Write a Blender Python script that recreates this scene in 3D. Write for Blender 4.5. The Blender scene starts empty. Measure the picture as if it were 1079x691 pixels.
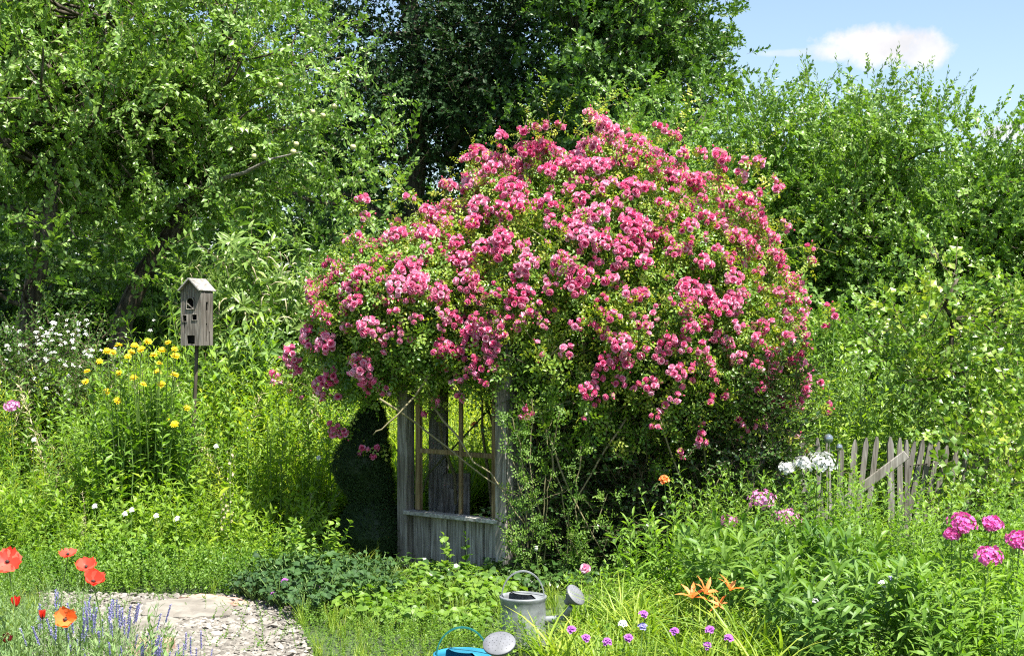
import bpy, math
import numpy as np
from mathutils import Vector, Matrix, Quaternion
R = math.radians
PI = math.pi
SC = bpy.context.scene
COL = SC.collection
F = 1482.0; CX = 539.5; CY = 345.5; EYE = 1.6
def at(px, py, d):                      # a point d metres in front of the camera
    return np.array([(px-CX)/F*d, d, EYE-(py-CY)/F*d])
def gx(px, d): return (px-CX)/F*d
def gz(py, d): return EYE-(py-CY)/F*d

# ------------------------------------------------------------------ geometry
class G:
    def __init__(s):
        s.v=[]; s.f=[]; s.m=[]; s.r=[]; s.n=0
    def add(s, v, f, m=0, r=None):
        v=np.asarray(v,float).reshape(-1,3); f=np.asarray(f,int)
        if f.size==0: return s
        if f.shape[1]==3: f=np.hstack([f,-np.ones((len(f),1),int)])
        g=np.where(f>=0,f+s.n,-1)
        s.v.append(v); s.f.append(g)
        s.m.append(np.full(len(f),m,int) if np.isscalar(m) else np.asarray(m,int))
        if r is None: r=0.5
        s.r.append(np.full(len(v),r,float) if np.isscalar(r) else np.asarray(r,float))
        s.n+=len(v); return s
    def pack(s):
        if not s.v: return np.zeros((0,3)),np.zeros((0,4),int),np.zeros(0,int),np.zeros(0)
        return np.vstack(s.v),np.vstack(s.f),np.concatenate(s.m),np.concatenate(s.r)
    def put(s, o, M=None, t=(0,0,0), sc=1.0, m=None, r=None):
        v,f,mm,rr=o.pack()
        v=v*sc
        if M is not None: v=v@np.asarray(M).T
        s.add(v+np.asarray(t),f,mm if m is None else m, rr if r is None else r); return s

def rot(axis, a):
    x,y,z=np.asarray(axis,float)/np.linalg.norm(axis); c,sn=math.cos(a),math.sin(a); C=1-c
    return np.array([[c+x*x*C,x*y*C-z*sn,x*z*C+y*sn],[y*x*C+z*sn,c+y*y*C,y*z*C-x*sn],[z*x*C-y*sn,z*y*C+x*sn,c+z*z*C]])
RX=lambda a:rot((1,0,0),a); RY=lambda a:rot((0,1,0),a); RZ=lambda a:rot((0,0,1),a)

def mesh_from(name, g, mats, smooth=False):
    v,f,m,r=g.pack() if isinstance(g,G) else g
    me=bpy.data.meshes.new(name)
    me.vertices.add(len(v)); me.vertices.foreach_set('co',v.astype(np.float32).ravel())
    tot=(f>=0).sum(1); me.loops.add(int(tot.sum())); me.loops.foreach_set('vertex_index',f[f>=0].astype(np.int32))
    me.polygons.add(len(f))
    st=np.concatenate([[0],np.cumsum(tot)[:-1]]) if len(f) else tot
    me.polygons.foreach_set('loop_start',st.astype(np.int32))
    for mt in mats: me.materials.append(mt)
    me.polygons.foreach_set('material_index',m.astype(np.int32))
    me.polygons.foreach_set('use_smooth',np.full(len(f),bool(smooth)))
    a=me.attributes.new('rnd','FLOAT','POINT'); a.data.foreach_set('value',r.astype(np.float32))
    me.update(calc_edges=True)
    return me
def link(name, me, parent=None, loc=None):
    o=bpy.data.objects.new(name,me); COL.objects.link(o)
    if parent is not None: o.parent=parent
    if loc is not None: o.location=loc
    return o
def obj(name, g, mats, parent=None, smooth=False, label=None):
    """mesh written in WORLD coordinates; made local to its (unrotated) parent"""
    if not isinstance(mats,(list,tuple)): mats=[mats]
    v,f,m,r=g.pack() if isinstance(g,G) else g
    off=np.zeros(3); p=parent
    while p is not None: off+=np.array(p.location); p=p.parent
    o=link(name,mesh_from(name,(v-off,f,m,r),mats,smooth),parent)
    if label: o['label']=label
    return o
def thing(name,label,cat,loc,group=None):
    o=bpy.data.objects.new(name,None); COL.objects.link(o); o.location=tuple(float(c) for c in loc)
    o.empty_display_size=.1
    o['label']=label; o['category']=cat
    if group: o['group']=group
    return o
def tag(o,label,cat=None,group=None,kind=None):
    if label: o['label']=label
    if cat: o['category']=cat
    if group: o['group']=group
    if kind: o['kind']=kind
    return o

def tube(g, pts, rad, n=6, m=0, r=.5, cap=True):
    pts=np.asarray(pts,float); k=len(pts); rad=np.broadcast_to(np.asarray(rad,float),(k,))
    T=np.gradient(pts,axis=0); T/=np.linalg.norm(T,axis=1)[:,None]+1e-9
    ref=np.array([0,0,1.]) if abs(T[0][2])<.9 else np.array([1.,0,0])
    V=[]
    x=np.cross(ref,T[0]); x/=np.linalg.norm(x)
    for i in range(k):
        x=x-T[i]*(x@T[i]); x/=np.linalg.norm(x)+1e-9; y=np.cross(T[i],x)
        a=np.arange(n)/n*2*PI
        V.append(pts[i]+rad[i]*(np.cos(a)[:,None]*x+np.sin(a)[:,None]*y))
    V=np.vstack(V); f=[]
    for i in range(k-1):
        for j in range(n):
            f.append((i*n+j,i*n+(j+1)%n,(i+1)*n+(j+1)%n,(i+1)*n+j))
    if cap and n>=3:
        V=np.vstack([V,pts[0],pts[-1]]); a0=k*n; a1=a0+1
        for j in range(n):
            f.append((a0,(j+1)%n,j,-1)); f.append((a1,(k-1)*n+j,(k-1)*n+(j+1)%n,-1))
    g.add(V,f,m,r); return g
def box(g, c, s, M=None, m=0, r=.5, bev=.004):
    """box with chamfered long edges, slightly irregular"""
    c=np.asarray(c,float); s=np.asarray(s,float)/2; b=min(bev,s.min()*.6)
    V=[];
    # chamfered box: each corner gives 3 verts
    idx={}
    for sx in (-1,1):
        for sy in (-1,1):
            for sz in (-1,1):
                for ax in range(3):
                    p=np.array([sx*s[0],sy*s[1],sz*s[2]],float)
                    for o in range(3):
                        if o!=ax: p[o]-= (sx,sy,sz)[o]*b
                    idx[(sx,sy,sz,ax)]=len(V); V.append(p)
    f=[]
    def q(a): f.append(tuple(a))
    for ax in range(3):
        o1,o2=[o for o in range(3) if o!=ax]
        for sg in (-1,1):
            ks=[]
            for a,bb in ((-1,-1),(1,-1),(1,1),(-1,1)):
                k=[0,0,0]; k[ax]=sg; k[o1]=a; k[o2]=bb; ks.append(idx[(*k,ax)])
            q(ks)
        # edges parallel to ax
        for a in (-1,1):
            for bb in (-1,1):
                k0=[0,0,0]; k1=[0,0,0]; k0[ax]=-1; k1[ax]=1
                k0[o1]=k1[o1]=a; k0[o2]=k1[o2]=bb
                q([idx[(*k0,o1)],idx[(*k1,o1)],idx[(*k1,o2)],idx[(*k0,o2)]])
    for sx in (-1,1):
        for sy in (-1,1):
            for sz in (-1,1):
                f.append((idx[(sx,sy,sz,0)],idx[(sx,sy,sz,1)],idx[(sx,sy,sz,2)],-1))
    V=np.array(V)
    if M is not None: V=V@np.asarray(M).T
    g.add(V+c,f,m,r); return g
def lathe(g, prof, n=24, c=(0,0,0), m=0, M=None, r=.5):
    prof=np.asarray(prof,float); a=np.arange(n)/n*2*PI; V=[]
    for (rr,z) in prof: V.append(np.stack([rr*np.cos(a),rr*np.sin(a),np.full(n,z)],1))
    V=np.vstack(V); f=[]
    for i in range(len(prof)-1):
        for j in range(n): f.append((i*n+j,i*n+(j+1)%n,(i+1)*n+(j+1)%n,(i+1)*n+j))
    if M is not None: V=V@np.asarray(M).T
    g.add(V+np.asarray(c),f,m,r); return g
def curve(p0,p1,bend,n,rng=None,jit=0):
    t=np.linspace(0,1,n)[:,None]; p0=np.asarray(p0,float); p1=np.asarray(p1,float)
    P=p0*(1-t)+p1*t+np.asarray(bend)*(4*t*(1-t))
    if rng is not None and jit: P[1:-1]+=rng.normal(0,jit,(n-2,3))
    return P

# ------------------------------------------------------------------ leaf and plant templates
def leaf(L,W,fold=.25,curl=.15,wide=.45,seg=2,r=.5,m=0):
    """lamina along +y, normal +z"""
    g=G()
    st=np.linspace(0,1,seg+1)[1:-1] if seg>1 else np.array([.5])
    if seg==2: st=np.array([wide])
    V=[(0,0,0)]
    for t in st:
        w=W/2*(math.sin(PI*t**(math.log(.5)/math.log(wide)))**.8)
        z=-curl*L*t*t; V+= [(-w,t*L,z+fold*w),(0,t*L,z),(w,t*L,z+fold*w)]
    V.append((0,L*(1-.1*curl),-curl*L)); k=len(st); f=[(0,2,1,-1),(0,3,2,-1)]
    for i in range(k-1):
        a=1+3*i; b=a+3
        f+= [(a,a+1,b+1,b),(a+1,a+2,b+2,b+1)]
    a=1+3*(k-1); e=len(V)-1; f+= [(a,a+1,e,-1),(a+1,a+2,e,-1)]
    return g.add(V,f,m,r)
def sprig(rng,n,SL,LL,LW,ang=50,mode='alt',bend=.15,seg=2,stemr=.0025,taper=.3,wide=.45,curl=.2,fold=.25,stem=True,start=.12,rvar=1.0,up=0.0,sides=3,tipleaf=True):
    """shoot along +z; +x is its upper side"""
    g=G(); t=np.linspace(0,1,5)
    P=np.stack([-bend*SL*t**2,0.03*SL*np.sin(t*5+rng.uniform(0,6)),SL*t],1)
    if stem: tube(g,P,np.linspace(stemr,stemr*.4,5),sides,1,.5,cap=False)
    for i in range(n):
        tt=start+(1-start)*(i+.5)/n; tt=min(1,max(0,tt+rng.normal(0,.3/n)))
        p=np.array([np.interp(tt,t,P[:,k]) for k in range(3)])
        s=(1-taper*tt)*rng.uniform(.75,1.15)
        lf=leaf(LL*s,LW*s,fold*rng.uniform(.5,1.5),curl*rng.uniform(.2,1.8),wide,seg,np.clip(.5+rvar*rng.uniform(-.5,.5),0,1))
        a=R(ang+rng.normal(0,12))*(1-.3*tt)
        if mode=='alt': phi=(0 if i%2 else PI)+rng.normal(0,.5)
        elif mode=='opp': phi=(i//2)*PI/2+(i%2)*PI+rng.normal(0,.2)
        else: phi=i*2.4+rng.normal(0,.3)
        if mode=='alt':   # leaf axis towards +-y, blade normal near +x
            M=np.array([[0,0,1],[0,1,0],[-1,0,0]],float) # x->-z, y->y , z->+x
            sgn=1 if math.cos(phi)>0 else -1
            M=RX(sgn*(PI/2-a))@(M if sgn>0 else np.array([[0,0,1],[0,-1,0],[1,0,0]],float))
            M=RZ(rng.normal(0,.45))@M@RY(rng.normal(0,.35))
        else:
            # spiral: leaf outward at azimuth phi, normal facing up along stem
            M=RZ(phi)@RX(PI/2-a)@RY(rng.normal(0,.3))
        g.put(lf,M,p)
    if tipleaf:
        lf=leaf(LL*(1-taper)*.8,LW*(1-taper)*.8,fold,curl,wide,seg,rng.uniform(.4,1))
        g.put(lf,RX(PI/2-.2)@np.eye(3),P[-1])
    return g
def many(k,fn,seed=0):
    return [fn(np.random.default_rng(seed+i)) for i in range(k)]

def frames(D,rng,rollsd=.6,upjit=.3,upv=None):
    D=D/np.linalg.norm(D,axis=1)[:,None]; n=len(D)
    up=(np.array([0,0,1.]) if upv is None else upv)+rng.normal(0,upjit,(n,3))
    vert=np.abs(D[:,2])>.92
    up[vert]=rng.normal(0,1,(vert.sum(),3))
    X=up-D*(up*D).sum(1)[:,None]; X/=np.linalg.norm(X,axis=1)[:,None]+1e-9
    Y=np.cross(D,X)
    a=rng.normal(0,rollsd,n)[:,None]
    X2=X*np.cos(a)+Y*np.sin(a); Y2=np.cross(D,X2)
    return np.stack([X2,Y2,D],2)      # columns
def scatter(g,tpls,P,D,S,rng,rollsd=.6,upjit=.3,rmix=.5,rbias=0.0,upv=None):
    P=np.asarray(P,float); D=np.asarray(D,float); n=len(P)
    if n==0: return g
    S=np.broadcast_to(np.asarray(S,float),(n,))
    M=frames(D,rng,rollsd,upjit,upv)*S[:,None,None]
    which=rng.integers(0,len(tpls),n); ir=np.clip(rng.random(n)+rbias,0,1)
    for w in range(len(tpls)):
        I=np.where(which==w)[0]
        if len(I)==0: continue
        v,f,m,r=tpls[w].pack(); k=len(v)
        V=np.einsum('nij,kj->nki',M[I],v)+P[I][:,None,:]
        FF=np.where(f[None]>=0,f[None]+(np.arange(len(I))*k)[:,None,None],-1)
        rr=(1-rmix)*r[None,:]+rmix*ir[I][:,None]
        g.add(V.reshape(-1,3),FF.reshape(-1,4),np.tile(m,len(I)),rr.ravel())
    return g

# ------------------------------------------------------------------ materials
def nt(name):
    m=bpy.data.materials.new(name); m.use_nodes=True; t=m.node_tree; t.nodes.clear()
    out=t.nodes.new('ShaderNodeOutputMaterial'); return m,t,out
def N(t,ty,**k):
    n=t.nodes.new(ty)
    for a,b in k.items():
        if a.startswith('i_'): n.inputs[a[2:].replace('_',' ')].default_value=b
        else: setattr(n,a,b)
    return n
def ramp(t,stops):
    n=t.nodes.new('ShaderNodeValToRGB'); e=n.color_ramp.elements
    while len(e)<len(stops): e.new(.5)
    for el,(p,c) in zip(e,stops): el.position=p; el.color=(*c,1)
    return n
def leafmat(name,cols,rough=.5,trans=.35,tint=(1.25,1.35,.5),spec=.35,patch=1.5):
    if name.endswith('_leaf') and name not in ('shaded_leaf','yew_leaf','ivy_leaf','geranium_leaf','lavender_leaf','poppy_leaf'):
        tr_=name in ('apple_leaf','oak_leaf','hedge_leaf','hazel_leaf','chestnut_leaf','rose_leaf','willow_leaf')
        k=((1.12,1.18,1.1) if name=='apple_leaf' else (.98,1.05,1.0) if name=='oak_leaf' else (1.32,1.32,1.18)) if tr_ else ((1.25,1.2,1.1) if name in ('broad_leaf','phlox_leaf','cover_leaf','peony_leaf','strap_leaf') else (1.45,1.36,1.15))
        cols=[(a*k[0],b*k[1],d*k[2]) for a,b,d in cols]; trans=trans if tr_ else min(.46,trans+.08); spec=max(spec,.6) if tr_ else .45; rough=min(rough,.40) if tr_ else .48
    m,t,out=nt(name); L=t.links
    at_=N(t,'ShaderNodeAttribute',attribute_name='rnd')
    geo=N(t,'ShaderNodeNewGeometry'); nz=N(t,'ShaderNodeTexNoise'); nz.inputs['Scale'].default_value=patch; nz.inputs['Detail'].default_value=2
    L.new(geo.outputs['Position'],nz.inputs['Vector'])
    ma=N(t,'ShaderNodeMath',operation='MULTIPLY_ADD'); ma.inputs[1].default_value=.7; ma.inputs[2].default_value=-.35
    L.new(nz.outputs['Fac'],ma.inputs[0])
    ad=N(t,'ShaderNodeMath',operation='ADD'); L.new(ma.outputs[0],ad.inputs[0]); L.new(at_.outputs['Fac'],ad.inputs[1])
    k=len(cols); rp=ramp(t,[(i/(k-1) if k>1 else 0,c) for i,c in enumerate(cols)]); L.new(ad.outputs[0],rp.inputs[0])
    p=N(t,'ShaderNodeBsdfPrincipled'); p.inputs['Roughness'].default_value=rough; p.inputs['Specular IOR Level'].default_value=spec
    L.new(rp.outputs[0],p.inputs['Base Color'])
    mu=N(t,'ShaderNodeMix',data_type='RGBA',blend_type='MULTIPLY'); mu.inputs[0].default_value=1; mu.inputs['B'].default_value=(*tint,1)
    L.new(rp.outputs[0],mu.inputs['A'])
    tr=N(t,'ShaderNodeBsdfTranslucent'); L.new(mu.outputs['Result'],tr.inputs['Color'])
    mx=N(t,'ShaderNodeMixShader'); mx.inputs[0].default_value=trans
    L.new(p.outputs[0],mx.inputs[1]); L.new(tr.outputs[0],mx.inputs[2]); L.new(mx.outputs[0],out.inputs[0])
    return m
def woodmat(name,c1,c2,c3,axis=2,scale=18,rough=.85,bump=.35):
    m,t,out=nt(name); L=t.links
    tc=N(t,'ShaderNodeTexCoord'); mp=N(t,'ShaderNodeMapping'); s=[scale*1.0]*3; s[axis]=scale*.07; mp.inputs['Scale'].default_value=s
    L.new(tc.outputs['Object'],mp.inputs[0])
    n1=N(t,'ShaderNodeTexNoise'); n1.inputs['Scale'].default_value=3; n1.inputs['Detail'].default_value=6; n1.inputs['Distortion'].default_value=.6; L.new(mp.outputs[0],n1.inputs['Vector'])
    n2=N(t,'ShaderNodeTexNoise'); n2.inputs['Scale'].default_value=2.3; L.new(tc.outputs['Object'],n2.inputs['Vector'])
    rp=ramp(t,[(.3,c1),(.5,c2),(.68,c3)]); L.new(n1.outputs['Fac'],rp.inputs[0])
    rp2=ramp(t,[(.35,(.6,.58,.52)),(.65,(1.1,1.1,1.1))]); L.new(n2.outputs['Fac'],rp2.inputs[0])
    mu=N(t,'ShaderNodeMix',data_type='RGBA',blend_type='MULTIPLY'); mu.inputs[0].default_value=1; L.new(rp.outputs[0],mu.inputs['A']); L.new(rp2.outputs[0],mu.inputs['B'])
    at_=N(t,'ShaderNodeAttribute',attribute_name='rnd'); hv=N(t,'ShaderNodeHueSaturation'); ml=N(t,'ShaderNodeMath',operation='MULTIPLY_ADD'); ml.inputs[1].default_value=.5; ml.inputs[2].default_value=.75
    L.new(at_.outputs['Fac'],ml.inputs[0]); L.new(ml.outputs[0],hv.inputs['Value']); L.new(mu.outputs['Result'],hv.inputs['Color'])
    p=N(t,'ShaderNodeBsdfPrincipled'); p.inputs['Roughness'].default_value=rough; p.inputs['Specular IOR Level'].default_value=.2
    bp=N(t,'ShaderNodeBump'); bp.inputs['Strength'].default_value=bump; bp.inputs['Distance'].default_value=.004; L.new(n1.outputs['Fac'],bp.inputs['Height']); L.new(bp.outputs[0],p.inputs['Normal'])
    L.new(hv.outputs[0],p.inputs['Base Color']); L.new(p.outputs[0],out.inputs[0]); return m
def plainmat(name,c1,c2,scale=8,rough=.6,metal=0,spec=.5,bump=0,bscale=60):
    m,t,out=nt(name); L=t.links; tc=N(t,'ShaderNodeTexCoord')
    n1=N(t,'ShaderNodeTexNoise'); n1.inputs['Scale'].default_value=scale; n1.inputs['Detail'].default_value=5; L.new(tc.outputs['Object'],n1.inputs['Vector'])
    rp=ramp(t,[(.35,c1),(.65,c2)]); L.new(n1.outputs['Fac'],rp.inputs[0])
    p=N(t,'ShaderNodeBsdfPrincipled'); p.inputs['Roughness'].default_value=rough; p.inputs['Metallic'].default_value=metal; p.inputs['Specular IOR Level'].default_value=spec
    L.new(rp.outputs[0],p.inputs['Base Color'])
    if bump:
        n2=N(t,'ShaderNodeTexNoise'); n2.inputs['Scale'].default_value=bscale; n2.inputs['Detail'].default_value=4; L.new(tc.outputs['Object'],n2.inputs['Vector'])
        bp=N(t,'ShaderNodeBump'); bp.inputs['Strength'].default_value=bump; bp.inputs['Distance'].default_value=.01; L.new(n2.outputs['Fac'],bp.inputs['Height']); L.new(bp.outputs[0],p.inputs['Normal'])
    L.new(p.outputs[0],out.inputs[0]); return m
c=lambda *a:a
M_apple=leafmat('apple_leaf',[c(.05,.11,.018),c(.11,.20,.03),c(.18,.28,.05),c(.27,.36,.11)],rough=.42,spec=.45)
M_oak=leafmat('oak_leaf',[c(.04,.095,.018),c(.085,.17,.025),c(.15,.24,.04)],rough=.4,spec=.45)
M_dark=leafmat('shaded_leaf',[c(.012,.034,.010),c(.022,.058,.015),c(.04,.09,.022)],rough=.55,spec=.2,trans=.15)  # greens darkened to stand in for the oak's shaded left side
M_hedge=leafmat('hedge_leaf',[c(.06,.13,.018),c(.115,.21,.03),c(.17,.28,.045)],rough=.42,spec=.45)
M_willow=leafmat('willow_leaf',[c(.06,.13,.022),c(.12,.215,.035),c(.19,.29,.05)],rough=.45)
M_hazel=leafmat('hazel_leaf',[c(.05,.12,.018),c(.11,.20,.03),c(.18,.27,.04),c(.29,.34,.05)],rough=.5)
M_drop=leafmat('chestnut_leaf',[c(.055,.12,.025),c(.12,.20,.045),c(.20,.27,.075)],rough=.45)
M_herb=leafmat('herb_leaf',[c(.075,.16,.02),c(.145,.25,.025),c(.23,.33,.035)],rough=.5,trans=.4)
M_herb2=leafmat('goldenrod_leaf',[c(.12,.20,.02),c(.21,.30,.025),c(.34,.38,.035)],rough=.5,trans=.4)
M_herb3=leafmat('sunflower_leaf',[c(.055,.13,.02),c(.11,.21,.03),c(.17,.28,.04)],rough=.5,trans=.35)
M_cover=leafmat('cover_leaf',[c(.06,.15,.02),c(.12,.23,.03),c(.18,.30,.04)],rough=.5,trans=.35)
M_geran=leafmat('geranium_leaf',[c(.025,.06,.022),c(.045,.10,.03),c(.075,.15,.04)],rough=.6,spec=.2,trans=.25)  # dark green is the plant's own leaf colour
M_broad=leafmat('broad_leaf',[c(.06,.14,.022),c(.115,.22,.03),c(.19,.30,.045)],rough=.45,trans=.35)
M_rosel=leafmat('rose_leaf',[c(.04,.10,.016),c(.09,.18,.022),c(.13,.225,.028),c(.19,.27,.033),c(.32,.34,.05)],rough=.4,trans=.35,spec=.45)
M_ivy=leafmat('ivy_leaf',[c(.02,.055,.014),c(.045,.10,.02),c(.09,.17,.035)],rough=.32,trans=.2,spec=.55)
M_yew=leafmat('yew_leaf',[c(.010,.024,.007),c(.025,.055,.013),c(.06,.11,.028)],rough=.5,trans=.1,spec=.3)
M_poppyl=leafmat('poppy_leaf',[c(.10,.19,.06),c(.17,.27,.09),c(.25,.34,.14)],rough=.6,trans=.3)
M_lavl=leafmat('lavender_leaf',[c(.17,.24,.12),c(.25,.31,.17),c(.34,.38,.25)],rough=.7,trans=.2)
M_peony=leafmat('peony_leaf',[c(.045,.12,.02),c(.095,.19,.03),c(.16,.27,.045)],rough=.32,trans=.3,spec=.55)
M_phlox=leafmat('phlox_leaf',[c(.085,.18,.02),c(.14,.26,.03),c(.22,.34,.045)],rough=.42,trans=.4)
M_strap=leafmat('strap_leaf',[c(.10,.19,.02),c(.18,.28,.03),c(.32,.38,.06)],rough=.42,trans=.35)
M_rose=leafmat('rose_petal',[c(.74,.06,.25),c(.84,.165,.38),c(.89,.38,.54),c(.93,.69,.77)],rough=.6,trans=.3,tint=(1.0,.9,1.05),spec=.2,patch=3)
M_spent=leafmat('spent_petal',[c(.34,.15,.11),c(.52,.30,.24),c(.66,.44,.36)],rough=.7,trans=.2,tint=(1,1,1))
M_bud=leafmat('rose_bud',[c(.45,.03,.09),c(.75,.12,.22)],rough=.55,trans=.2,tint=(1.1,.9,1))
M_poppy=leafmat('poppy_petal',[c(.72,.035,.018),c(.82,.075,.04),c(.88,.16,.10)],rough=.5,trans=.45,tint=(1.1,.9,.9),patch=6)
M_orange=leafmat('orange_petal',[c(.80,.12,.02),c(.86,.22,.04),c(.9,.36,.12)],rough=.5,trans=.4,tint=(1.1,1,.8),patch=9)
M_yellow=leafmat('yellow_petal',[c(.80,.56,.01),c(.86,.68,.015),c(.88,.76,.06)],rough=.5,trans=.3,tint=(1.1,1.1,.8))
M_white=leafmat('white_petal',[c(.66,.67,.62),c(.82,.82,.80)],rough=.6,trans=.3,tint=(1,1,1))
M_pink=leafmat('phlox_pink_petal',[c(.66,.20,.46),c(.78,.38,.62)],rough=.6,trans=.3,tint=(1,1,1))
M_mag=leafmat('phlox_magenta_petal',[c(.66,.07,.36),c(.80,.22,.52)],rough=.6,trans=.3,tint=(1,1,1))
M_lav=leafmat('lavender_petal',[c(.22,.20,.48),c(.38,.36,.66)],rough=.7,trans=.2,tint=(1,1,1))
M_purple=leafmat('purple_petal',[c(.30,.07,.36),c(.48,.17,.55)],rough=.6,trans=.2,tint=(1,1,1))
M_stem=leafmat('green_stem',[c(.08,.15,.03),c(.14,.22,.05)],rough=.6,trans=0)
M_twig=leafmat('twig',[c(.07,.05,.03),c(.14,.11,.07)],rough=.8,trans=0)
M_cane=leafmat('rose_cane',[c(.10,.11,.04),c(.22,.19,.10)],rough=.7,trans=0)
M_seed=leafmat('seed_head',[c(.35,.40,.28),c(.5,.52,.4)],rough=.7,trans=.1)
M_eye=leafmat('flower_eye',[c(.02,.015,.015),c(.06,.04,.03)],rough=.8,trans=0)
M_gold=leafmat('golden_eye',[c(.45,.22,.02),c(.6,.32,.03)],rough=.8,trans=0)
M_straw=leafmat('straw',[c(.45,.38,.22),c(.65,.58,.38)],rough=.8,trans=.2,tint=(1,1,1))
M_bark=woodmat('bark',c(.025,.02,.015),c(.07,.06,.045),c(.16,.14,.11),scale=8,bump=.8)
M_wood=woodmat('grey_wood',c(.10,.09,.074),c(.22,.205,.18),c(.36,.345,.315),scale=22)
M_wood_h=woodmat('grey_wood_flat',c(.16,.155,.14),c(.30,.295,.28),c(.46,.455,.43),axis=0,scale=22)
M_bird=woodmat('birdhouse_wood',c(.055,.048,.04),c(.135,.122,.105),c(.25,.235,.21),scale=30)
M_brown=woodmat('brown_wood',c(.11,.075,.035),c(.21,.15,.075),c(.33,.26,.15),scale=22)
M_fence=woodmat('fence_wood',c(.12,.11,.095),c(.22,.205,.185),c(.35,.335,.31),scale=26)
M_roofw=woodmat('roof_wood',c(.16,.15,.135),c(.27,.26,.245),c(.40,.39,.37),axis=1,scale=30)
M_black=plainmat('hole_shade',c(.006,.006,.006),c(.012,.011,.01),rough=.9)  # near black put in for the shade inside openings
M_zinc=plainmat('zinc',c(.17,.185,.19),c(.29,.31,.32),scale=22,rough=.5,metal=.3,bump=.08)
M_zinch=plainmat('zinc_sprinkler',c(.12,.125,.135),c(.17,.175,.19),scale=22,rough=.6,metal=.1)
M_zinc_d=plainmat('zinc_inside',c(.12,.13,.13),c(.20,.21,.21),scale=22,rough=.6,metal=.1)
M_blue=plainmat('blue_enamel',c(.02,.17,.27),c(.035,.24,.36),scale=10,rough=.25)
M_teal=plainmat('green_handle',c(.01,.11,.10),c(.02,.16,.15),scale=10,rough=.3)
M_globe=plainmat('blue_glass',c(.22,.27,.30),c(.36,.41,.44),scale=6,rough=.06,metal=.7)
M_stone=plainmat('stone',c(.16,.143,.118),c(.25,.23,.195),scale=7,rough=.9,bump=.5,bscale=30)
M_brick=plainmat('brick',c(.30,.18,.13),c(.42,.30,.23),scale=16,rough=.9,bump=.5)
M_gravel=leafmat('gravel_stone',[c(.11,.10,.085),c(.19,.175,.15),c(.31,.285,.25)],rough=.9,trans=0,spec=.2)
M_apple_f=plainmat('apple_skin',c(.42,.48,.16),c(.60,.55,.28),scale=6,rough=.4)
def groundmat():
    m,t,out=nt('soil_and_grass'); L=t.links; geo=N(t,'ShaderNodeNewGeometry')
    a=N(t,'ShaderNodeTexNoise'); a.inputs['Scale'].default_value=.8; a.inputs['Detail'].default_value=8; L.new(geo.outputs['Position'],a.inputs['Vector'])
    b=N(t,'ShaderNodeTexNoise'); b.inputs['Scale'].default_value=35; b.inputs['Detail'].default_value=4; L.new(geo.outputs['Position'],b.inputs['Vector'])
    r1=ramp(t,[(.4,(.035,.055,.018)),(.6,(.06,.10,.025))]); r2=ramp(t,[(.3,(.5,.5,.5)),(.7,(1.3,1.3,1.3))])
    L.new(a.outputs['Fac'],r1.inputs[0]); L.new(b.outputs['Fac'],r2.inputs[0])
    mu=N(t,'ShaderNodeMix',data_type='RGBA',blend_type='MULTIPLY'); mu.inputs[0].default_value=1; L.new(r1.outputs[0],mu.inputs['A']); L.new(r2.outputs[0],mu.inputs['B'])
    p=N(t,'ShaderNodeBsdfPrincipled'); p.inputs['Roughness'].default_value=.95; L.new(mu.outputs['Result'],p.inputs['Base Color'])
    bp=N(t,'ShaderNodeBump'); bp.inputs['Strength'].default_value=.6; bp.inputs['Distance'].default_value=.03; L.new(b.outputs['Fac'],bp.inputs['Height']); L.new(bp.outputs[0],p.inputs['Normal'])
    L.new(p.outputs[0],out.inputs[0]); return m
def pathmat():
    m,t,out=nt('gravel_bed'); L=t.links; geo=N(t,'ShaderNodeNewGeometry')
    v=N(t,'ShaderNodeTexVoronoi'); v.inputs['Scale'].default_value=55; L.new(geo.outputs['Position'],v.inputs['Vector'])
    sp=N(t,'ShaderNodeSeparateColor'); L.new(v.outputs['Color'],sp.inputs[0])
    r1=ramp(t,[(0,(.09,.08,.065)),(.5,(.16,.145,.12)),(1,(.26,.24,.205))]); L.new(sp.outputs[0],r1.inputs[0])
    p=N(t,'ShaderNodeBsdfPrincipled'); p.inputs['Roughness'].default_value=.95; L.new(r1.outputs[0],p.inputs['Base Color'])
    bp=N(t,'ShaderNodeBump'); bp.invert=True; bp.inputs['Strength'].default_value=.9; bp.inputs['Distance'].default_value=.01; L.new(v.outputs['Distance'],bp.inputs['Height']); L.new(bp.outputs[0],p.inputs['Normal'])
    L.new(p.outputs[0],out.inputs[0]); return m

# ------------------------------------------------------------------ sprig kinds
T_apple=many(7,lambda r:sprig(r,14,.32,.074,.042,ang=48,curl=.3,seg=2,bend=.12,wide=.5),10)
T_oak=many(6,lambda r:sprig(r,14,.38,.12,.075,ang=45,mode='spi',curl=.2,wide=.6,bend=.1),20)
T_dark=many(4,lambda r:sprig(r,12,.5,.12,.075,ang=55,mode='spi',curl=.2,wide=.5,bend=.1),25)
T_hedge=many(7,lambda r:sprig(r,15,.34,.076,.050,ang=48,curl=.25,wide=.5,bend=.08),30)
T_willow=many(6,lambda r:sprig(r,16,.5,.085,.022,ang=38,curl=.3,wide=.45,bend=.15),40)
T_hazel=many(6,lambda r:sprig(r,9,.38,.085,.066,ang=60,curl=.35,wide=.5,bend=.2),50)
T_drop=many(6,lambda r:sprig(r,10,.34,.15,.042,ang=70,mode='spi',curl=.9,wide=.45,seg=3,bend=.2),60)
T_mini=many(5,lambda r:sprig(r,14,.3,.032,.024,ang=55,curl=.2,wide=.5),70)
T_herb=many(7,lambda r:sprig(r,52,1.0,.105,.022,ang=58,mode='spi',curl=.35,taper=.5,start=.08,bend=.06,stemr=.004),80)
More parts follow.
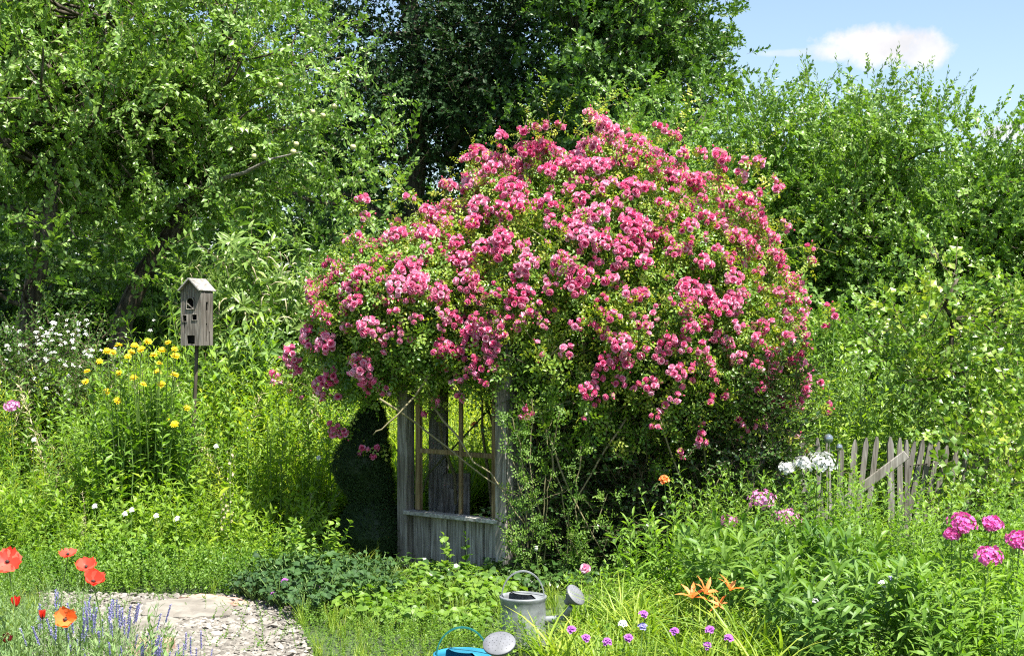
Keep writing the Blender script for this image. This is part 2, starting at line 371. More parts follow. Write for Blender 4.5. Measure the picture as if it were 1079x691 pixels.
T_herbw=many(6,lambda r:sprig(r,36,1.0,.13,.042,ang=60,mode='opp',curl=.35,taper=.5,start=.1,bend=.05,stemr=.004),90)
T_feath=many(6,lambda r:sprig(r,80,1.0,.075,.011,ang=50,mode='spi',curl=.3,taper=.3,start=.1,bend=.08,stemr=.003),95)
T_cover=many(6,lambda r:sprig(r,16,.16,.022,.016,ang=60,mode='spi',curl=.2,bend=.25,stemr=.0015),100)
T_lance=many(6,lambda r:sprig(r,22,.60,.15,.036,ang=62,mode='opp',curl=.45,seg=3,taper=.35,start=.12,bend=.05,stemr=.004),110)
def blades(r,n,L,W,spread=.5):
    g=G()
    for i in range(n):
        h=L*r.uniform(.55,1.1); w=W*r.uniform(.7,1.2); a=r.uniform(0,2*PI); s=spread*r.uniform(.3,1.3)
        t=np.linspace(0,1,6); x=s*h*t**2.2; z=h*(t-.28*s*t**3)
        V=[];f=[]
        for k in range(6):
            ww=w/2*(1-t[k]**2.5)+.0005; V+=[(-ww,x[k],z[k]+ww*.3),(0,x[k],z[k]),(ww,x[k],z[k]+ww*.3)]
        for k in range(5):
            b=k*3; f+=[(b,b+1,b+4,b+3),(b+1,b+2,b+5,b+4)]
        g.put(G().add(V,f,0,r.random()),RZ(a),(r.normal(0,.02),r.normal(0,.02),0))
    return g
T_grass=many(5,lambda r:blades(r,16,.30,.006,.5),120)
T_strap=many(5,lambda r:blades(r,14,.42,.016,.8),130)
def rosette(r,n,petL,LL,LW,m=0,lift=.9,folded=.3):
    """broad leaves on their own stalks"""
    g=G()
    for i in range(n):
        a=i*2.4+r.normal(0,.3); h=petL*r.uniform(.6,1.1); out=h*r.uniform(.3,.8)
        p=np.array([math.cos(a)*out,math.sin(a)*out,h*lift])
        tube(g,curve((0,0,0),p,(0,0,.05*h),4),.0022,3,1,.5,False)
        s=r.uniform(.7,1.15); lf=leaf(LL*s,LW*s,folded,.25,.5,3,r.random())
        g.put(lf,RZ(a-PI/2)@RX(r.normal(-.1,.25))@RY(r.normal(0,.3)),p-np.array([math.cos(a),math.sin(a),0])*LL*.2)
    return g
T_small=many(6,lambda r:sprig(r,22,.30,.052,.020,ang=58,mode='spi',curl=.4,wide=.4,bend=.15,stemr=.002),155)
T_broad=many(5,lambda r:rosette(r,12,.17,.075,.068),140)
T_lobed=many(5,lambda r:rosette(r,22,.16,.036,.036),150)
def compound(r,n,SL,LL,LW,leaf_n=5,stem=True,bend=.2,rr=(0,1)):
    """shoot with pinnate leaves, as a rose has"""
    g=G(); t=np.linspace(0,1,5); P=np.stack([-bend*SL*t**2,.05*SL*np.sin(t*4+r.uniform(0,6)),SL*t],1)
    if stem: tube(g,P,np.linspace(.003,.0012,5),3,1,.5,False)
    for i in range(n):
        tt=.1+.9*(i+.6)/n; p=np.array([np.interp(tt,t,P[:,k]) for k in range(3)])
        lf=G(); v=r.uniform(*rr)
        for k in range(leaf_n):
            if k==leaf_n-1: lf.put(leaf(LL*1.15,LW*1.1,.3,.25,.5,2,v),None,(0,LL*1.1*(leaf_n//2),0))
            else:
                sd=1 if k%2 else -1; lf.put(leaf(LL,LW,.3,.25,.5,2,np.clip(v+r.normal(0,.08),0,1)),RZ(sd*-1.05),(0,LL*.95*(k//2+.6),0))
        a=i*2.4+r.normal(0,.3)
        g.put(lf,RZ(a)@RX(PI/2-R(r.uniform(40,75)))@RY(r.normal(0,.4)),p)
    return g
T_rose=many(8,lambda r:compound(r,6,.17,.030,.019,5),160)
T_roseL=many(5,lambda r:compound(r,12,.55,.032,.020,5,bend=.45,rr=(.45,1)),170)

# flowers ------------------------------------------------------------
def petal(L,W,cup,m=0,r=.5,tipw=.8,basew=.25,wav=0):
    """petal along +y rising by cup; 3x3 grid"""
    V=[]
    for j,t in enumerate((0,.55,1)):
        w=W/2*((basew,1,tipw)[j]); z=cup*L*t**1.5
        for k in (-1,0,1): V.append((k*w,L*t*(1-.12*abs(k)*(j==2)),z+abs(k)*w*.35+wav*k*(j==2)))
    f=[(j*3+k,j*3+k+1,j*3+k+4,j*3+k+3) for j in range(2) for k in range(2)]
    return G().add(V,f,m,r)
def pompon(r,Rr=.0285,m=0):
    g=G(); hue=r.uniform(-.1,.4)
    for lay,(n,tilt,l,w) in enumerate(((7,-.15,.8,.95),(7,.35,1,.95),(6,.8,.9,.85),(5,1.15,.75,.7),(3,1.4,.55,.5))):
        for i in range(n):
            a=i/n*2*PI+lay*.5+r.normal(0,.12); v=np.clip((.8,.95,.75,.5,.3)[lay]-hue+r.normal(0,.15),0,1)
            g.put(petal(Rr*l*r.uniform(.9,1.1),Rr*w,.35,m,v,.85),RZ(a)@RX(tilt+r.normal(0,.12)),(0,0,.002*lay))
    return g
POM=[pompon(np.random.default_rng(200+i)) for i in range(8)]
def budg(r,s=.011,m=2):
    g=G(); lathe(g,[(0,0),(s*.6,s*.4),(s*.7,s),(s*.35,s*1.7),(0,s*2)],6,m=m,r=r.random()); return g
def cluster(r,nb,Rc):
    """blossoms over a cap facing +z, their stalks meet below; m0 petals m1 stalks m2 buds m3 leaves"""
    g=G(); k=0
    for i in range(nb):
        ph=math.acos(1-(i+.5)/nb*.95); a=i*2.4
        d=np.array([math.sin(ph)*math.cos(a),math.sin(ph)*math.sin(a),math.cos(ph)])+r.normal(0,.12,3); d/=np.linalg.norm(d)
        p=d*Rc*r.uniform(.8,1.1)*np.array([1,1,.75])
        tube(g,curve((0,0,-Rc*.9-.03),p,(0,0,0),3),.0015,3,1,.5,False)
        z=d; x=np.cross([0.1,.9,.2],z); x/=np.linalg.norm(x); M=np.stack([x,np.cross(z,x),z],1)
        g.put(POM[r.integers(8)],M,p,r.uniform(.75,1.15),r=None)
    for i in range(max(1,nb//3)):
        d=r.normal(0,1,3); d[2]=abs(d[2]); d/=np.linalg.norm(d); p=d*(Rc+.03)
        tube(g,[(0,0,-Rc*.5),p],.001,3,1,.5,False)
        z=d; x=np.cross([0.1,.9,.2],z); x/=np.linalg.norm(x); g.put(budg(r,r.uniform(.006,.010)),np.stack([x,np.cross(z,x),z],1),p)
    for i in range(3):
        a=r.uniform(0,2*PI); q=compound(r,2,.06,.028,.018,5,bend=.1,rr=(.5,1)); v,f,m,rr=q.pack()
        g.put(q,RZ(a)@RX(1.2),(0,0,-Rc-.02),m=np.where(m==0,3,1))
    return g
CL={}
for nb,Rc in ((1,.006),(2,.021),(4,.032),(8,.046),(13,.060),(20,.074)):
    CL[nb]=[cluster(np.random.default_rng(300+nb*7+i),nb,Rc) for i in range(4)]
CLR={1:.028,2:.045,4:.056,8:.070,13:.085,20:.100}

# ------------------------------------------------------------------ trees
def crown_lobes(C,Rv,rl,n,rng,zmin=None,low=-.6):
    drop=.16; out=[]; C=np.asarray(C,float); Rv=np.asarray(Rv,float)
    k=np.arange(n)+.5; ph=np.arccos(1-2*k/n); th=PI*(1+5**.5)*k
    U=np.stack([np.cos(th)*np.sin(ph),np.sin(th)*np.sin(ph),np.cos(ph)],1)+rng.normal(0,.12,(n,3))
    for u in U:
        if u[2]<low or rng.random()<drop: continue
        r=rl*rng.uniform(.7,1.3); f=rng.uniform(.62,.95)
        p=C+u*Rv*f
        if zmin is not None and p[2]<zmin: continue
        out.append((p,r))
    for i in range(n//4):
        u=rng.normal(0,1,3); u/=np.linalg.norm(u); out.append((C+u*Rv*rng.uniform(.1,.5),rl*1.1))
    return out
def crown(lobes,tpls,dens,rng,scale=1.0,out_b=.55,gravity=.25,inner=.35,zlow=None,holes=()):
    P=[];D=[];UV=[]
    for (cc,r) in lobes:
        n=int(dens*r*r*12.6*rng.uniform(.8,1.2))
        u=rng.normal(0,1,(n,3)); u/=np.linalg.norm(u,axis=1)[:,None]
        f=np.where(rng.random(n)<inner,rng.uniform(.2,.75,n),rng.uniform(.75,1.05,n))
        sq=np.array([1.15,1.15,.8])
        P.append(cc+u*sq*r*f[:,None]); D.append(u*out_b+rng.normal(0,.45,(n,3))+np.array([0,0,gravity])); UV.append(u*1.1+np.array([0,0,.55]))
    P=np.vstack(P);D=np.vstack(D);UV=np.vstack(UV)
    if zlow is not None: k=P[:,2]>zlow; P=P[k];D=D[k];UV=UV[k]
    for (hc,hr) in holes:      # natural gaps in the crown
        dd=P-hc; k=(dd[:,0]**2+dd[:,2]**2)>(hr*(1+.35*np.sin(np.arctan2(dd[:,2],dd[:,0])*3+hr*40)))**2; P=P[k];D=D[k];UV=UV[k]
    g=G(); scatter(g,tpls,P,D,scale*rng.choice([.7,.85,1,1.15,1.3],len(P)),rng,upv=UV,rollsd=.45)
    return g
def limbs(base,top,r0,lobes,rng,forks=3,nmax=60,jit=.06,trunk=None):
    g=G(); base=np.asarray(base,float); top=np.asarray(top,float)
    T=np.asarray(trunk,float) if trunk is not None else curve(base,top,rng.normal(0,.15,3)*[1,1,0],9,rng,jit)
    k=len(T); tr=np.linspace(r0,r0*.25,k); tr[0]*=1.35
    tube(g,T,tr,10,0,.5)
    L=lobes[:nmax] if len(lobes)<=nmax else [lobes[i] for i in rng.choice(len(lobes),nmax,False)]
    for (cc,r) in L:
        dz=cc[2]-T[:,2]; cand=np.where(dz>-.2)[0]
        if len(cand)==0: cand=np.array([1])
        w=np.linalg.norm(T[cand]-cc,axis=1)+.35*np.abs(dz[cand]-.4*np.linalg.norm(T[cand][:,:2]-cc[:2],axis=1))
        i=cand[np.argmin(w)]; i=max(1,i); d=np.linalg.norm(cc-T[i])
        B=curve(T[i],cc,(0,0,-.06*d),6,rng,.03*d); rb=min(tr[i]*.6,.02+.018*d)
        tube(g,B,np.linspace(rb,rb*.2,6),6,0,.5)
        for s in range(forks):
            j=rng.integers(2,5); e=cc+np.clip(rng.normal(0,1,3),-1.3,1.3)*r*.42
            tube(g,curve(B[j],e,(0,0,0),4,rng,.04*d*.5),np.linspace(rb*.4,.006,4),4,0,.5)
    return g
def tree(name,label,cat,base,top,r0,lobes,tpls,dens,leafm,rng,scale=1,group=None,twig=None,zlow=None,inner=.35,gravity=.25,trunk=None,nmax=60,forks=3,out_b=.55,extra=None,holes=(),limb_lobes=None):
    t=thing(name,label,cat,base,group)
    obj('trunk',limbs(base,top,r0,limb_lobes or lobes,rng,trunk=trunk,nmax=nmax,forks=forks),M_bark,t,smooth=True)
    g=crown(lobes,tpls,dens,rng,scale,zlow=zlow,inner=inner,gravity=gravity,out_b=out_b,holes=holes)
    if extra: extra(g)
    obj('crown',g,[leafm,twig or M_twig],t)
    return t
# ------------------------------------------------------------------ setting
rng=np.random.default_rng(7)
def nz2(x,y,s=1.0,seed=0):
    a=seed*1.7
    return (np.sin(x*1.9*s+a)+np.sin(y*2.3*s+1.3+a)+np.sin((x+y)*1.3*s+2.1*a)+np.sin((x-y*.7)*3.1*s+.5+a)*.6)/3.6
gnd=G()
xs=np.concatenate([[-400,-120,-40,-16],np.linspace(-9,9,61),[16,40,120,400]]); ys=np.concatenate([[-60,-10],np.linspace(2,22,61),[30,60,150,600]])
X,Y=np.meshgrid(xs,ys); near=np.exp(-((X/9)**4+((Y-10)/9)**4)); Z=-.012+.012*nz2(X,Y,2)*near
V=np.stack([X,Y,Z],2).reshape(-1,3); nx=len(xs); Fq=[(j*nx+i,j*nx+i+1,(j+1)*nx+i+1,(j+1)*nx+i) for j in range(len(ys)-1) for i in range(nx-1)]
gnd.add(V,Fq); tag(obj('ground',gnd,groundmat(),smooth=True),'dark garden soil and short grass under the planting',None,kind='structure')
PATH=np.array([(-2.85,8.5),(-2.4,8.42),(-1.62,8.36),(-1.25,8.05),(-1.17,7.6),(-1.0,7.0),(-.86,6.2),(-.8,4.6),(-1.75,4.6),(-2.5,7.4)])
def inpoly(x,y,Pg):
    ins=np.zeros(len(x),bool); n=len(Pg); j=n-1
    for i in range(n):
        xi,yi=Pg[i]; xj,yj=Pg[j]
        ins^=((yi>y)!=(yj>y))&(x<(xj-xi)*(y-yi)/(yj-yi+1e-12)+xi); j=i
    return ins
pg=G(); cpt=PATH.mean(0); rings=[]
B=[]
for i in range(len(PATH)):
    for t in np.linspace(0,1,8)[:-1]:
        p=PATH[i]*(1-t)+PATH[(i+1)%len(PATH)]*t; B.append(p+rng.normal(0,.025,2))
B=np.array(B); n=len(B)
V=np.vstack([np.c_[B,np.full(n,.006)],[[*cpt,.018]],np.c_[B,np.full(n,-.05)]])
pg.add(V,[(i,(i+1)%n,n,-1) for i in range(n)]+[(n+1+i,n+1+(i+1)%n,(i+1)%n,i) for i in range(n)])
tag(obj('path',pg,pathmat()),'pale gravel garden path in sunlight at lower left',None,kind='structure')
# loose stones of the path
def rock(r):
    g=G(); v=np.array([(1,0,0),(-1,0,0),(0,1,0),(0,-1,0),(0,0,1),(0,0,-1),(.7,.7,.3),(-.7,.7,.25),(.6,-.7,.35),(-.7,-.6,.2)],float)
    v=v*r.uniform(.75,1.2,(10,1))*[1,.8,.55]
    f=[(0,6,4),(6,2,4),(2,7,4),(7,1,4),(1,9,4),(9,3,4),(3,8,4),(8,0,4),(0,2,6),(2,1,7),(1,3,9),(3,0,8),(0,5,2),(2,5,1),(1,5,3),(3,5,0)]
    return g.add(v,f,0,r.random())
T_rock=many(6,rock,400)
n=15000; P=np.c_[rng.uniform(-4.1,-.8,n),rng.uniform(5.4,8.5,n)]; P=P[inpoly(P[:,0],P[:,1],PATH)]
P=P+rng.normal(0,.02,P.shape); g=G(); D=np.tile([0,0,1.],(len(P),1))+rng.normal(0,.2,(len(P),3))
scatter(g,T_rock,np.c_[P,np.full(len(P),.012)],D,rng.gamma(3,.0035,len(P))+.005,rng,rollsd=3,rmix=.8)
tag(obj('gravel',g,M_gravel),'loose pale grey gravel stones strewn over the path','gravel',kind='stuff')

# ------------------------------------------------------------------ cover and herb masses
def field(name,label,cat,Pg,dens,tpls,hfn,mats,seed,jit=.19,avoid=None,sc_is_h=True,rollsd=3,z=0.0,spread=.0,size=(.75,1.2),bias=0.0):
    r=np.random.default_rng(seed); Pg=np.asarray(Pg,float); lo=Pg.min(0); hi=Pg.max(0); n=int(dens*np.prod(hi-lo))
    P=r.uniform(lo,hi,(n,2)); P=P[inpoly(P[:,0],P[:,1],Pg)]
    if avoid is not None: P=P[~avoid(P[:,0],P[:,1])]
    h=hfn(P[:,0],P[:,1])*r.uniform(*size,len(P)); P=P[h>.02]; h=h[h>.02]
    D=np.tile([0,0,1.],(len(P),1))+r.normal(0,jit,(len(P),3))*[1,1,0]
    g=G(); scatter(g,tpls,np.c_[P,np.full(len(P),z)],D,h,r,rollsd=rollsd,rbias=bias)
    return tag(obj(name,g,mats),label,cat,kind='stuff')
inpath=lambda x,y:inpoly(x,y,PATH)
def clear(x,y):       # keep the floor of the pavilion and the cans free
    return inpath(x,y)|(((x-.06)**2+(y-7.1)**2)<.15**2)|(((x+.19)**2+(y-5.75)**2)<.16**2)|((x>.15)&(x<.40)&(y>6.85)&(y<7.2))|((np.abs(x+.35)<.5)&(np.abs(y-9.6)<.55))
# short grass everywhere nearby
field('short_grass','short green grass and weeds between the garden beds','grass',[(-6,5),(6,5),(7,13),(-7,13)],60,T_grass,lambda x,y:.45+.2*nz2(x,y,1.5,3),[M_strap,M_stem],501,avoid=clear)
# left herb bed
def hleft(x,y): return np.clip(.16+(y-8.95)*.44,.16,1.25)*(1+.22*nz2(x,y,1.4,1))
LB=[(-5.6,12.9),(-5.0,9.0),(-3.2,8.95),(-1.42,8.95),(-1.42,9.6),(-1.45,10.3),(-1.5,11),(-1.5,13)]
front=lambda k:(lambda x,y:(y>10.4)) if k else None
field('meadow_herbs','waist high mixed green herbs filling the left bed','herbs',LB,92,T_herb,hleft,[M_herb,M_stem],502,jit=.26,avoid=lambda x,y:nz2(x,y,.9,5)>.25)
field('goldenrod_thicket','yellow green budding goldenrod growing through the left bed','goldenrod',LB,36,T_feath,lambda x,y:hleft(x,y)*1.0,[M_herb2,M_stem],503,jit=.34,avoid=lambda x,y:nz2(x,y,.8,9)<-.05)
field('leafy_perennials','broad leaved green perennials among the herbs of the left bed','perennials',LB,50,T_herbw,lambda x,y:hleft(x,y)*.95,[M_herb3,M_stem],504,avoid=lambda x,y:nz2(x,y,1.1,2)<.0)
field('bed_edge_foliage','low lush leaves filling the feet of the left bed','foliage',[(-4.6,8.9),(-1.35,8.85),(-1.4,9.9),(-5,9.9)],200,T_small,lambda x,y:.75+.25*nz2(x,y,2,4)+(y-8.8)*1.0,[M_herb,M_stem],505,jit=.4)
field('bed_edge_foliage','small rounded leaves scattered at the front of the left bed','foliage',[(-4.6,8.85),(-1.2,8.8),(-1.1,9.7),(-5,9.7)],60,T_lobed,lambda x,y:1.0+.5*nz2(x,y,2,6)+(y-8.8)*.6,[M_cover,M_stem],525,avoid=lambda x,y:nz2(x,y,2.2,3)<.1)
field('leafy_perennials','bright leafy herbs left of the topiary','perennials',[(-2.4,9.9),(-1.42,9.95),(-1.5,11.6),(-2.7,11.6)],70,T_herbw,lambda x,y:.55+(y-9.9)*.42+.1*nz2(x,y,2,2),[M_herb2,M_stem],526,jit=.2)
field('dry_stems','dry straw coloured stems standing among the green herbs','dry stems',LB,5,T_feath,lambda x,y:hleft(x,y)*1.02,[M_straw,M_straw],529,jit=.35)
# sunny patch seen through the window
field('sunlit_tall_grass','bright tall grass seen through the empty window frame','grass',[(-1.7,10.9),(1.2,10.9),(2.2,14),(-2.2,14)],70,T_herb,lambda x,y:.85+.15*nz2(x,y,2,1)+(y-11)*.12,[M_herb2,M_stem],506)
field('sunlit_tall_grass','fine bright grass blades seen behind the empty window frame','grass',[(-1.6,10.8),(1.0,10.8),(1.5,12.5),(-2.0,12.5)],90,T_strap,lambda x,y:1.7+.3*nz2(x,y,2,1),[M_strap,M_stem],516)
# mat of ground cover along the path
MAT=[(-4.6,7.6),(-2.75,7.6),(-2.95,8.45),(-2.4,8.42),(-1.7,8.37),(-1.45,8.5),(-1.4,9.05),(-4.6,9.1)]
field('ground_cover_mat','dense mat of small leaved ground cover along the far edge of the path','ground cover',MAT,620,T_cover,lambda x,y:1.0+.3*nz2(x,y,3,2)+np.clip((y-8.4),0,.6)*.7,[M_cover,M_stem],507,jit=.45)
field('creeping_sedum','low bright green creeping plants right of the path','ground cover',[(-1.30,7.75),(-1.12,7.0),(-1.02,6.3),(-.30,6.3),(.0,7.0),(-.2,7.6)],620,T_cover,lambda x,y:.62+.25*nz2(x,y,4,3),[M_cover,M_stem],508,jit=.5,avoid=clear,bias=.2)
field('cranesbill_carpet','dark leaved cranesbill carpet between path and topiary','cranesbill',[(-1.6,8.3),(-1.28,7.9),(-1.1,7.65),(-.7,8.1),(-.75,8.95),(-1.5,9.0)],170,T_lobed,lambda x,y:1.05+.3*nz2(x,y,4,6),[M_geran,M_stem],509)
field('strawberry_carpet','broad leaved light green carpet below the window planks','ground cover',[(-1.05,7.6),(-.2,7.25),(.0,8.0),(.1,8.75),(-.5,9.0),(-.75,8.5)],100,T_broad,lambda x,y:.62+.2*nz2(x,y,4,1),[M_broad,M_stem],510,avoid=clear)
field('ivy_carpet','dark creeping ivy leaves at the foot of the window planks','ivy',[(-.95,9.3),(-.6,8.8),(.3,8.4),(.9,8.9),(1.2,9.5),(0,9.1)],90,T_broad,lambda x,y:.7+.2*nz2(x,y,4,1),[M_ivy,M_stem],511)
# front right planting
field('strap_leaves','arching yellow green strap leaves along the lower edge','strap leaves',[(.12,7.2),(.15,6.0),(1.2,5.9),(1.35,7.0),(.75,7.5)],70,T_strap,lambda x,y:.72+.25*nz2(x,y,3,1),[M_strap,M_stem],512,avoid=clear)
field('leafy_undergrowth','mixed green leaves filling the bed right of the watering can','foliage',[(.25,7.5),(.35,6.2),(1.6,5.9),(3.2,6.0),(4.0,9.1),(1.2,9.0)],200,T_small,lambda x,y:.58+.18*nz2(x,y,3,4)+(y-6)*.20,[M_phlox,M_stem],513,avoid=clear)
field('creeping_leaves','broad leaves hiding the foot of the zinc watering can','ground cover',[(-.5,6.62),(.40,6.62),(.30,6.92),(-.35,6.95)],230,T_small,lambda x,y:.60+.15*nz2(x,y,4,1),[M_broad,M_stem],527)
field('path_weeds','little green weeds growing between the stones of the path','weeds',[(-3.3,8.4),(-1.5,8.38),(-1.15,7.6),(-.9,6.4),(-3.2,6.4)],110,T_cover,lambda x,y:.55*(nz2(x,y,2.6,5)>.12),[M_cover,M_stem],528,jit=.6)
field('bed_stalks','upright leafy stalks filling the bed before the picket fence','perennials',[(.9,8.6),(1.3,7.4),(2.2,7.2),(4.2,7.0),(4.6,9.2),(1.5,9.0)],75,T_herbw,lambda x,y:.65+.12*nz2(x,y,2,8),[M_herb3,M_stem],514)
field('willowherb_thicket','tall narrow leaved willowherb thicket behind the picket fence','willowherb',[(1.5,10.8),(4.6,11.0),(5.0,13.0),(1.3,13.0)],46,T_herb,lambda x,y:1.12+.15*nz2(x,y,1.6,8)+(y-10.8)*.13,[M_willow,M_stem],515)
field('willowherb_thicket','light green broad stalks mixed among the willowherb behind the fence','perennials',[(1.5,10.5),(4.6,10.6),(4.8,12.5),(1.3,12.5)],20,T_herbw,lambda x,y:1.0+.2*nz2(x,y,1.6,4)+(y-10.8)*.13,[M_herb,M_stem],517)

# ------------------------------------------------------------------ trees
r=np.random.default_rng(21)
# apple tree with the long leaning trunk
trunkA=np.array([at(122,470,13.6),at(128,340,13.7),at(150,290,13.8),at(176,252,13.9),at(198,220,14),at(206,190,14),at(197,142,14.1),at(229,62,14.2),at(231,0,14.3),at(240,-90,14.4)]); trunkA[0][2]=0
lA=crown_lobes(at(165,120,14.2),(1.72,1.6,2.1),.55,105,r,zmin=1.75)
lA+=[(at(a,b,dd),s) for a,b,dd,s in ((390,125,13.6,.2),(412,98,13.6,.12),(375,150,13.6,.22),(340,120,13.7,.2),(405,170,13.7,.3),(385,215,13.8,.35),(350,250,14,.4),(300,290,14,.4),(260,300,14.2,.45),(418,205,13.8,.2),(150,300,14.6,.5),(60,290,14.6,.5),(200,310,14.8,.5),(95,262,13.1,.36),(150,235,13.2,.34),(105,215,13.2,.36),(235,262,13.4,.34),(85,310,13.4,.28),(180,300,13.9,.22),(165,262,13.0,.3),(132,290,13.1,.28),(190,225,13.1,.3),(110,325,13.2,.22))]
tA=tree('apple_tree','large apple tree with a leaning dark trunk and pale unripe apples left of the rose','apple tree',trunkA[0],trunkA[-1],.115,lA,T_apple,13,M_apple,r,trunk=trunkA,inner=.3,limb_lobes=lA[:85],holes=[(at(160,140,13.6),.20),(at(70,28,13.6),.20),(at(90,8,13.6),.16),(at(262,112,13.6),.10),(at(235,95,13.6),.09),(at(298,62,13.6),.12),(at(44,86,13.6),.13)])
# extra limb in pale wood
gl=G(); tube(gl,np.array([at(208,200,14),at(225,193,13.5),at(240,187,13.3),at(258,182,13.2),at(285,168,13.1),at(318,160,13.0)]),[.04,.032,.024,.02,.012,.004],8); obj('branch',gl,M_fence,tA,smooth=True)
apx=[(67,81),(17,50),(124,206),(130,224),(309,160),(329,118),(340,122),(76,197),(268,165),(352,112),(312,152),(44,108),(39,69),(35,290),(295,90),(380,180),(372,155),(150,230)]
ga=G(); lathe(ga,[(0,-.026),(.018,-.022),(.029,-.006),(.028,.010),(.018,.022),(.006,.024),(0,.019)],12)
me_ap=mesh_from('apple',ga,[M_apple_f],True)
for i,(a,b) in enumerate(apx):
    dd=12.9+.2*(i%4); p=at(a,b,dd); o=link('apple',me_ap,tA,tuple(p-trunkA[0]))
# second apple tree at the left edge
trunkB=np.array([at(10,470,12.6),at(30,330,12.6),at(50,230,12.6),at(58,180,12.7),at(76,140,12.7),at(95,92,12.8),at(110,20,12.9),at(115,-60,13)]); trunkB[0][2]=0
lB=crown_lobes(at(15,110,12.8),(1.25,1.3,2.0),.48,70,r,zmin=1.6)+[(at(a,b,dd),s) for a,b,dd,s in ((40,262,12.3,.36),(5,235,12.2,.38),(25,300,12.4,.28),(75,235,12.5,.34),(-25,280,12.3,.36))]
tree('apple_tree','apple tree cut off by the left edge of the photo','apple tree',trunkB[0],trunkB[-1],.10,lB,T_apple,13,M_apple,r,trunk=trunkB,inner=.3,holes=[(at(160,140,12.6),.2),(at(70,28,12.6),.22),(at(90,8,12.6),.16),(at(44,86,12.6),.13)])
# broad oak
lO=crown_lobes((2.25,28,7.3),(1.8,2.6,5.4),.75,100,r,zmin=2.4)
lO+=[(at(730,20,27.5),.5),(at(750,42,27.3),.3),(at(762,58,27.3),.18),(at(730,75,27),.5),(at(738,112,27),.4),(at(725,140,26.5),.55),(at(742,15,27.5),.35),(at(700,40,27),.5)]
tree('oak_tree','big sunlit oak rising behind the rose and cut by the top of the photo','oak',(1.2,28.2,0),(1.5,28,11),.35,lO,T_oak,7,M_oak,r,1.15,inner=.3,twig=M_twig)
lD=crown_lobes((-1.3,31.5,6.6),(4.3,2.6,5.8),.9,135,r,zmin=.8)
tree('beech_tree','tree with leaves darkened as if shaded, standing between the apple trees and the oak','beech',(-2.4,31.5,0),(-2.2,31.5,11),.33,lD,T_dark,5.2,M_dark,r,1.1,inner=.4)
# row of bushy trees to the right
def bush(name,label,cat,px,py,d,rx,rz,leafm,tpls,dens,seed,sc=1.0,rl=.45,nl=85,grp='bushy trees behind the garden on the right',ry=None,low=-.75):
    rr=np.random.default_rng(seed); s=d/F; cx=gx(px,d); ctr=(cx,d,gz(py,d)); Rv=(rx*s,(ry or rx*s*.85),rz*s)
    l=crown_lobes(ctr,Rv,rl,nl,rr,zmin=.35,low=low)
    return tree(name,label,cat,(cx,d,0),(cx,d,ctr[2]+Rv[2]*.6),.08+.02*rz*s,l,tpls,dens,leafm,rr,sc,grp,inner=.3,forks=2,nmax=40)
bush('hawthorn_tree','rounded green tree directly behind the top right of the rose','tree',705,262,21,118,155,M_hedge,T_hedge,13,31,1.05,.5,95)
bush('hawthorn_tree','bushy tree right of the rose with an almost level top under the small cloud','tree',835,262,19.5,112,165,M_hedge,T_hedge,13,32,1.0,.48,100)
bush('birch_tree','tallest feathery light green tree at the right, tip reaching the small cloud','birch',948,268,18.5,90,166,M_willow,T_hedge,12,33,.95,.42,95)
bush('hazel_tree','low bushy tree at the right edge sloping down under the second cloud','tree',1050,300,17,86,165,M_hedge,T_hedge,13,34,.95,.42,90)
bush('hawthorn_tree','tree beyond the right edge of the photo, only its left side showing','tree',1150,290,16.5,80,185,M_hedge,T_hedge,7,35,.95,.45,70)
# feathery tips of the birch
rr=np.random.default_rng(36); gt=G(); 
P=[];D=[]
for (a,b) in ((946,64),(935,80),(960,78),(977,78),(985,92),(1004,96),(925,92),(905,102),(1015,110),(855,73),(848,84),(865,82),(795,78),(800,88),(883,84),(1040,128),(1068,135)):
    for k in range(4): P.append(at(a+rr.normal(0,4),b+14+rr.uniform(0,30),18.4+rr.normal(0,.2))); D.append((rr.normal(0,.3),rr.normal(0,.3),1))
scatter(gt,T_willow,P,np.array(D),rr.uniform(.7,1.1,len(P)),rr)
for o in bpy.data.objects:
    if o.name=='birch_tree': obj('shoot_tips',gt,[M_willow,M_twig],o)
# undergrowth under the trees
def shrub(name,label,cat,px,pytop,d,w,leafm,tpls,dens,seed,sc=1,rl=.3,nl=50,grp=None,x=None,ry=None,zc=.5,flat=1.0):
    rr=np.random.default_rng(seed); cx=gx(px,d) if x is None else x; top=gz(pytop,d); w2=w*d/F/2
    l=crown_lobes((cx,d,top*zc),(w2,ry or w2*.8,top*(1-zc)*flat),rl,nl,rr,zmin=.1,low=-.95)
    return tree(name,label,cat,(cx,d,0),(cx,d,top*.8),.04,l,tpls,dens,leafm,rr,sc,grp,inner=.3,forks=2,nmax=30)
shrub('hedge_bush','dark bush in shadow under the right trees, just right of the rose','bush',850,325,15.5,190,M_hedge,T_hedge,9,41,.95,.4,60)
shrub('hedge_bush','mid green bush behind the fence, between rose and vine','bush',960,330,15,190,M_hedge,T_hedge,9,42,.95,.4,60)
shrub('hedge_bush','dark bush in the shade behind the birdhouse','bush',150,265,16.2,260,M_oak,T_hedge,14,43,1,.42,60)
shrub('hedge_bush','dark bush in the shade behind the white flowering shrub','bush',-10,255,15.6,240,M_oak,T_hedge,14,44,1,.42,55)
shrub('hedge_bush','shaded bush between the drooping shrub and the rose','bush',370,290,15.5,200,M_hedge,T_hedge,8,45,1,.42,55)
shrub('hedge_bush','tall bush hidden behind the rose','bush',560,300,17,260,M_oak,T_hedge,7,46,1.1,.5,60)
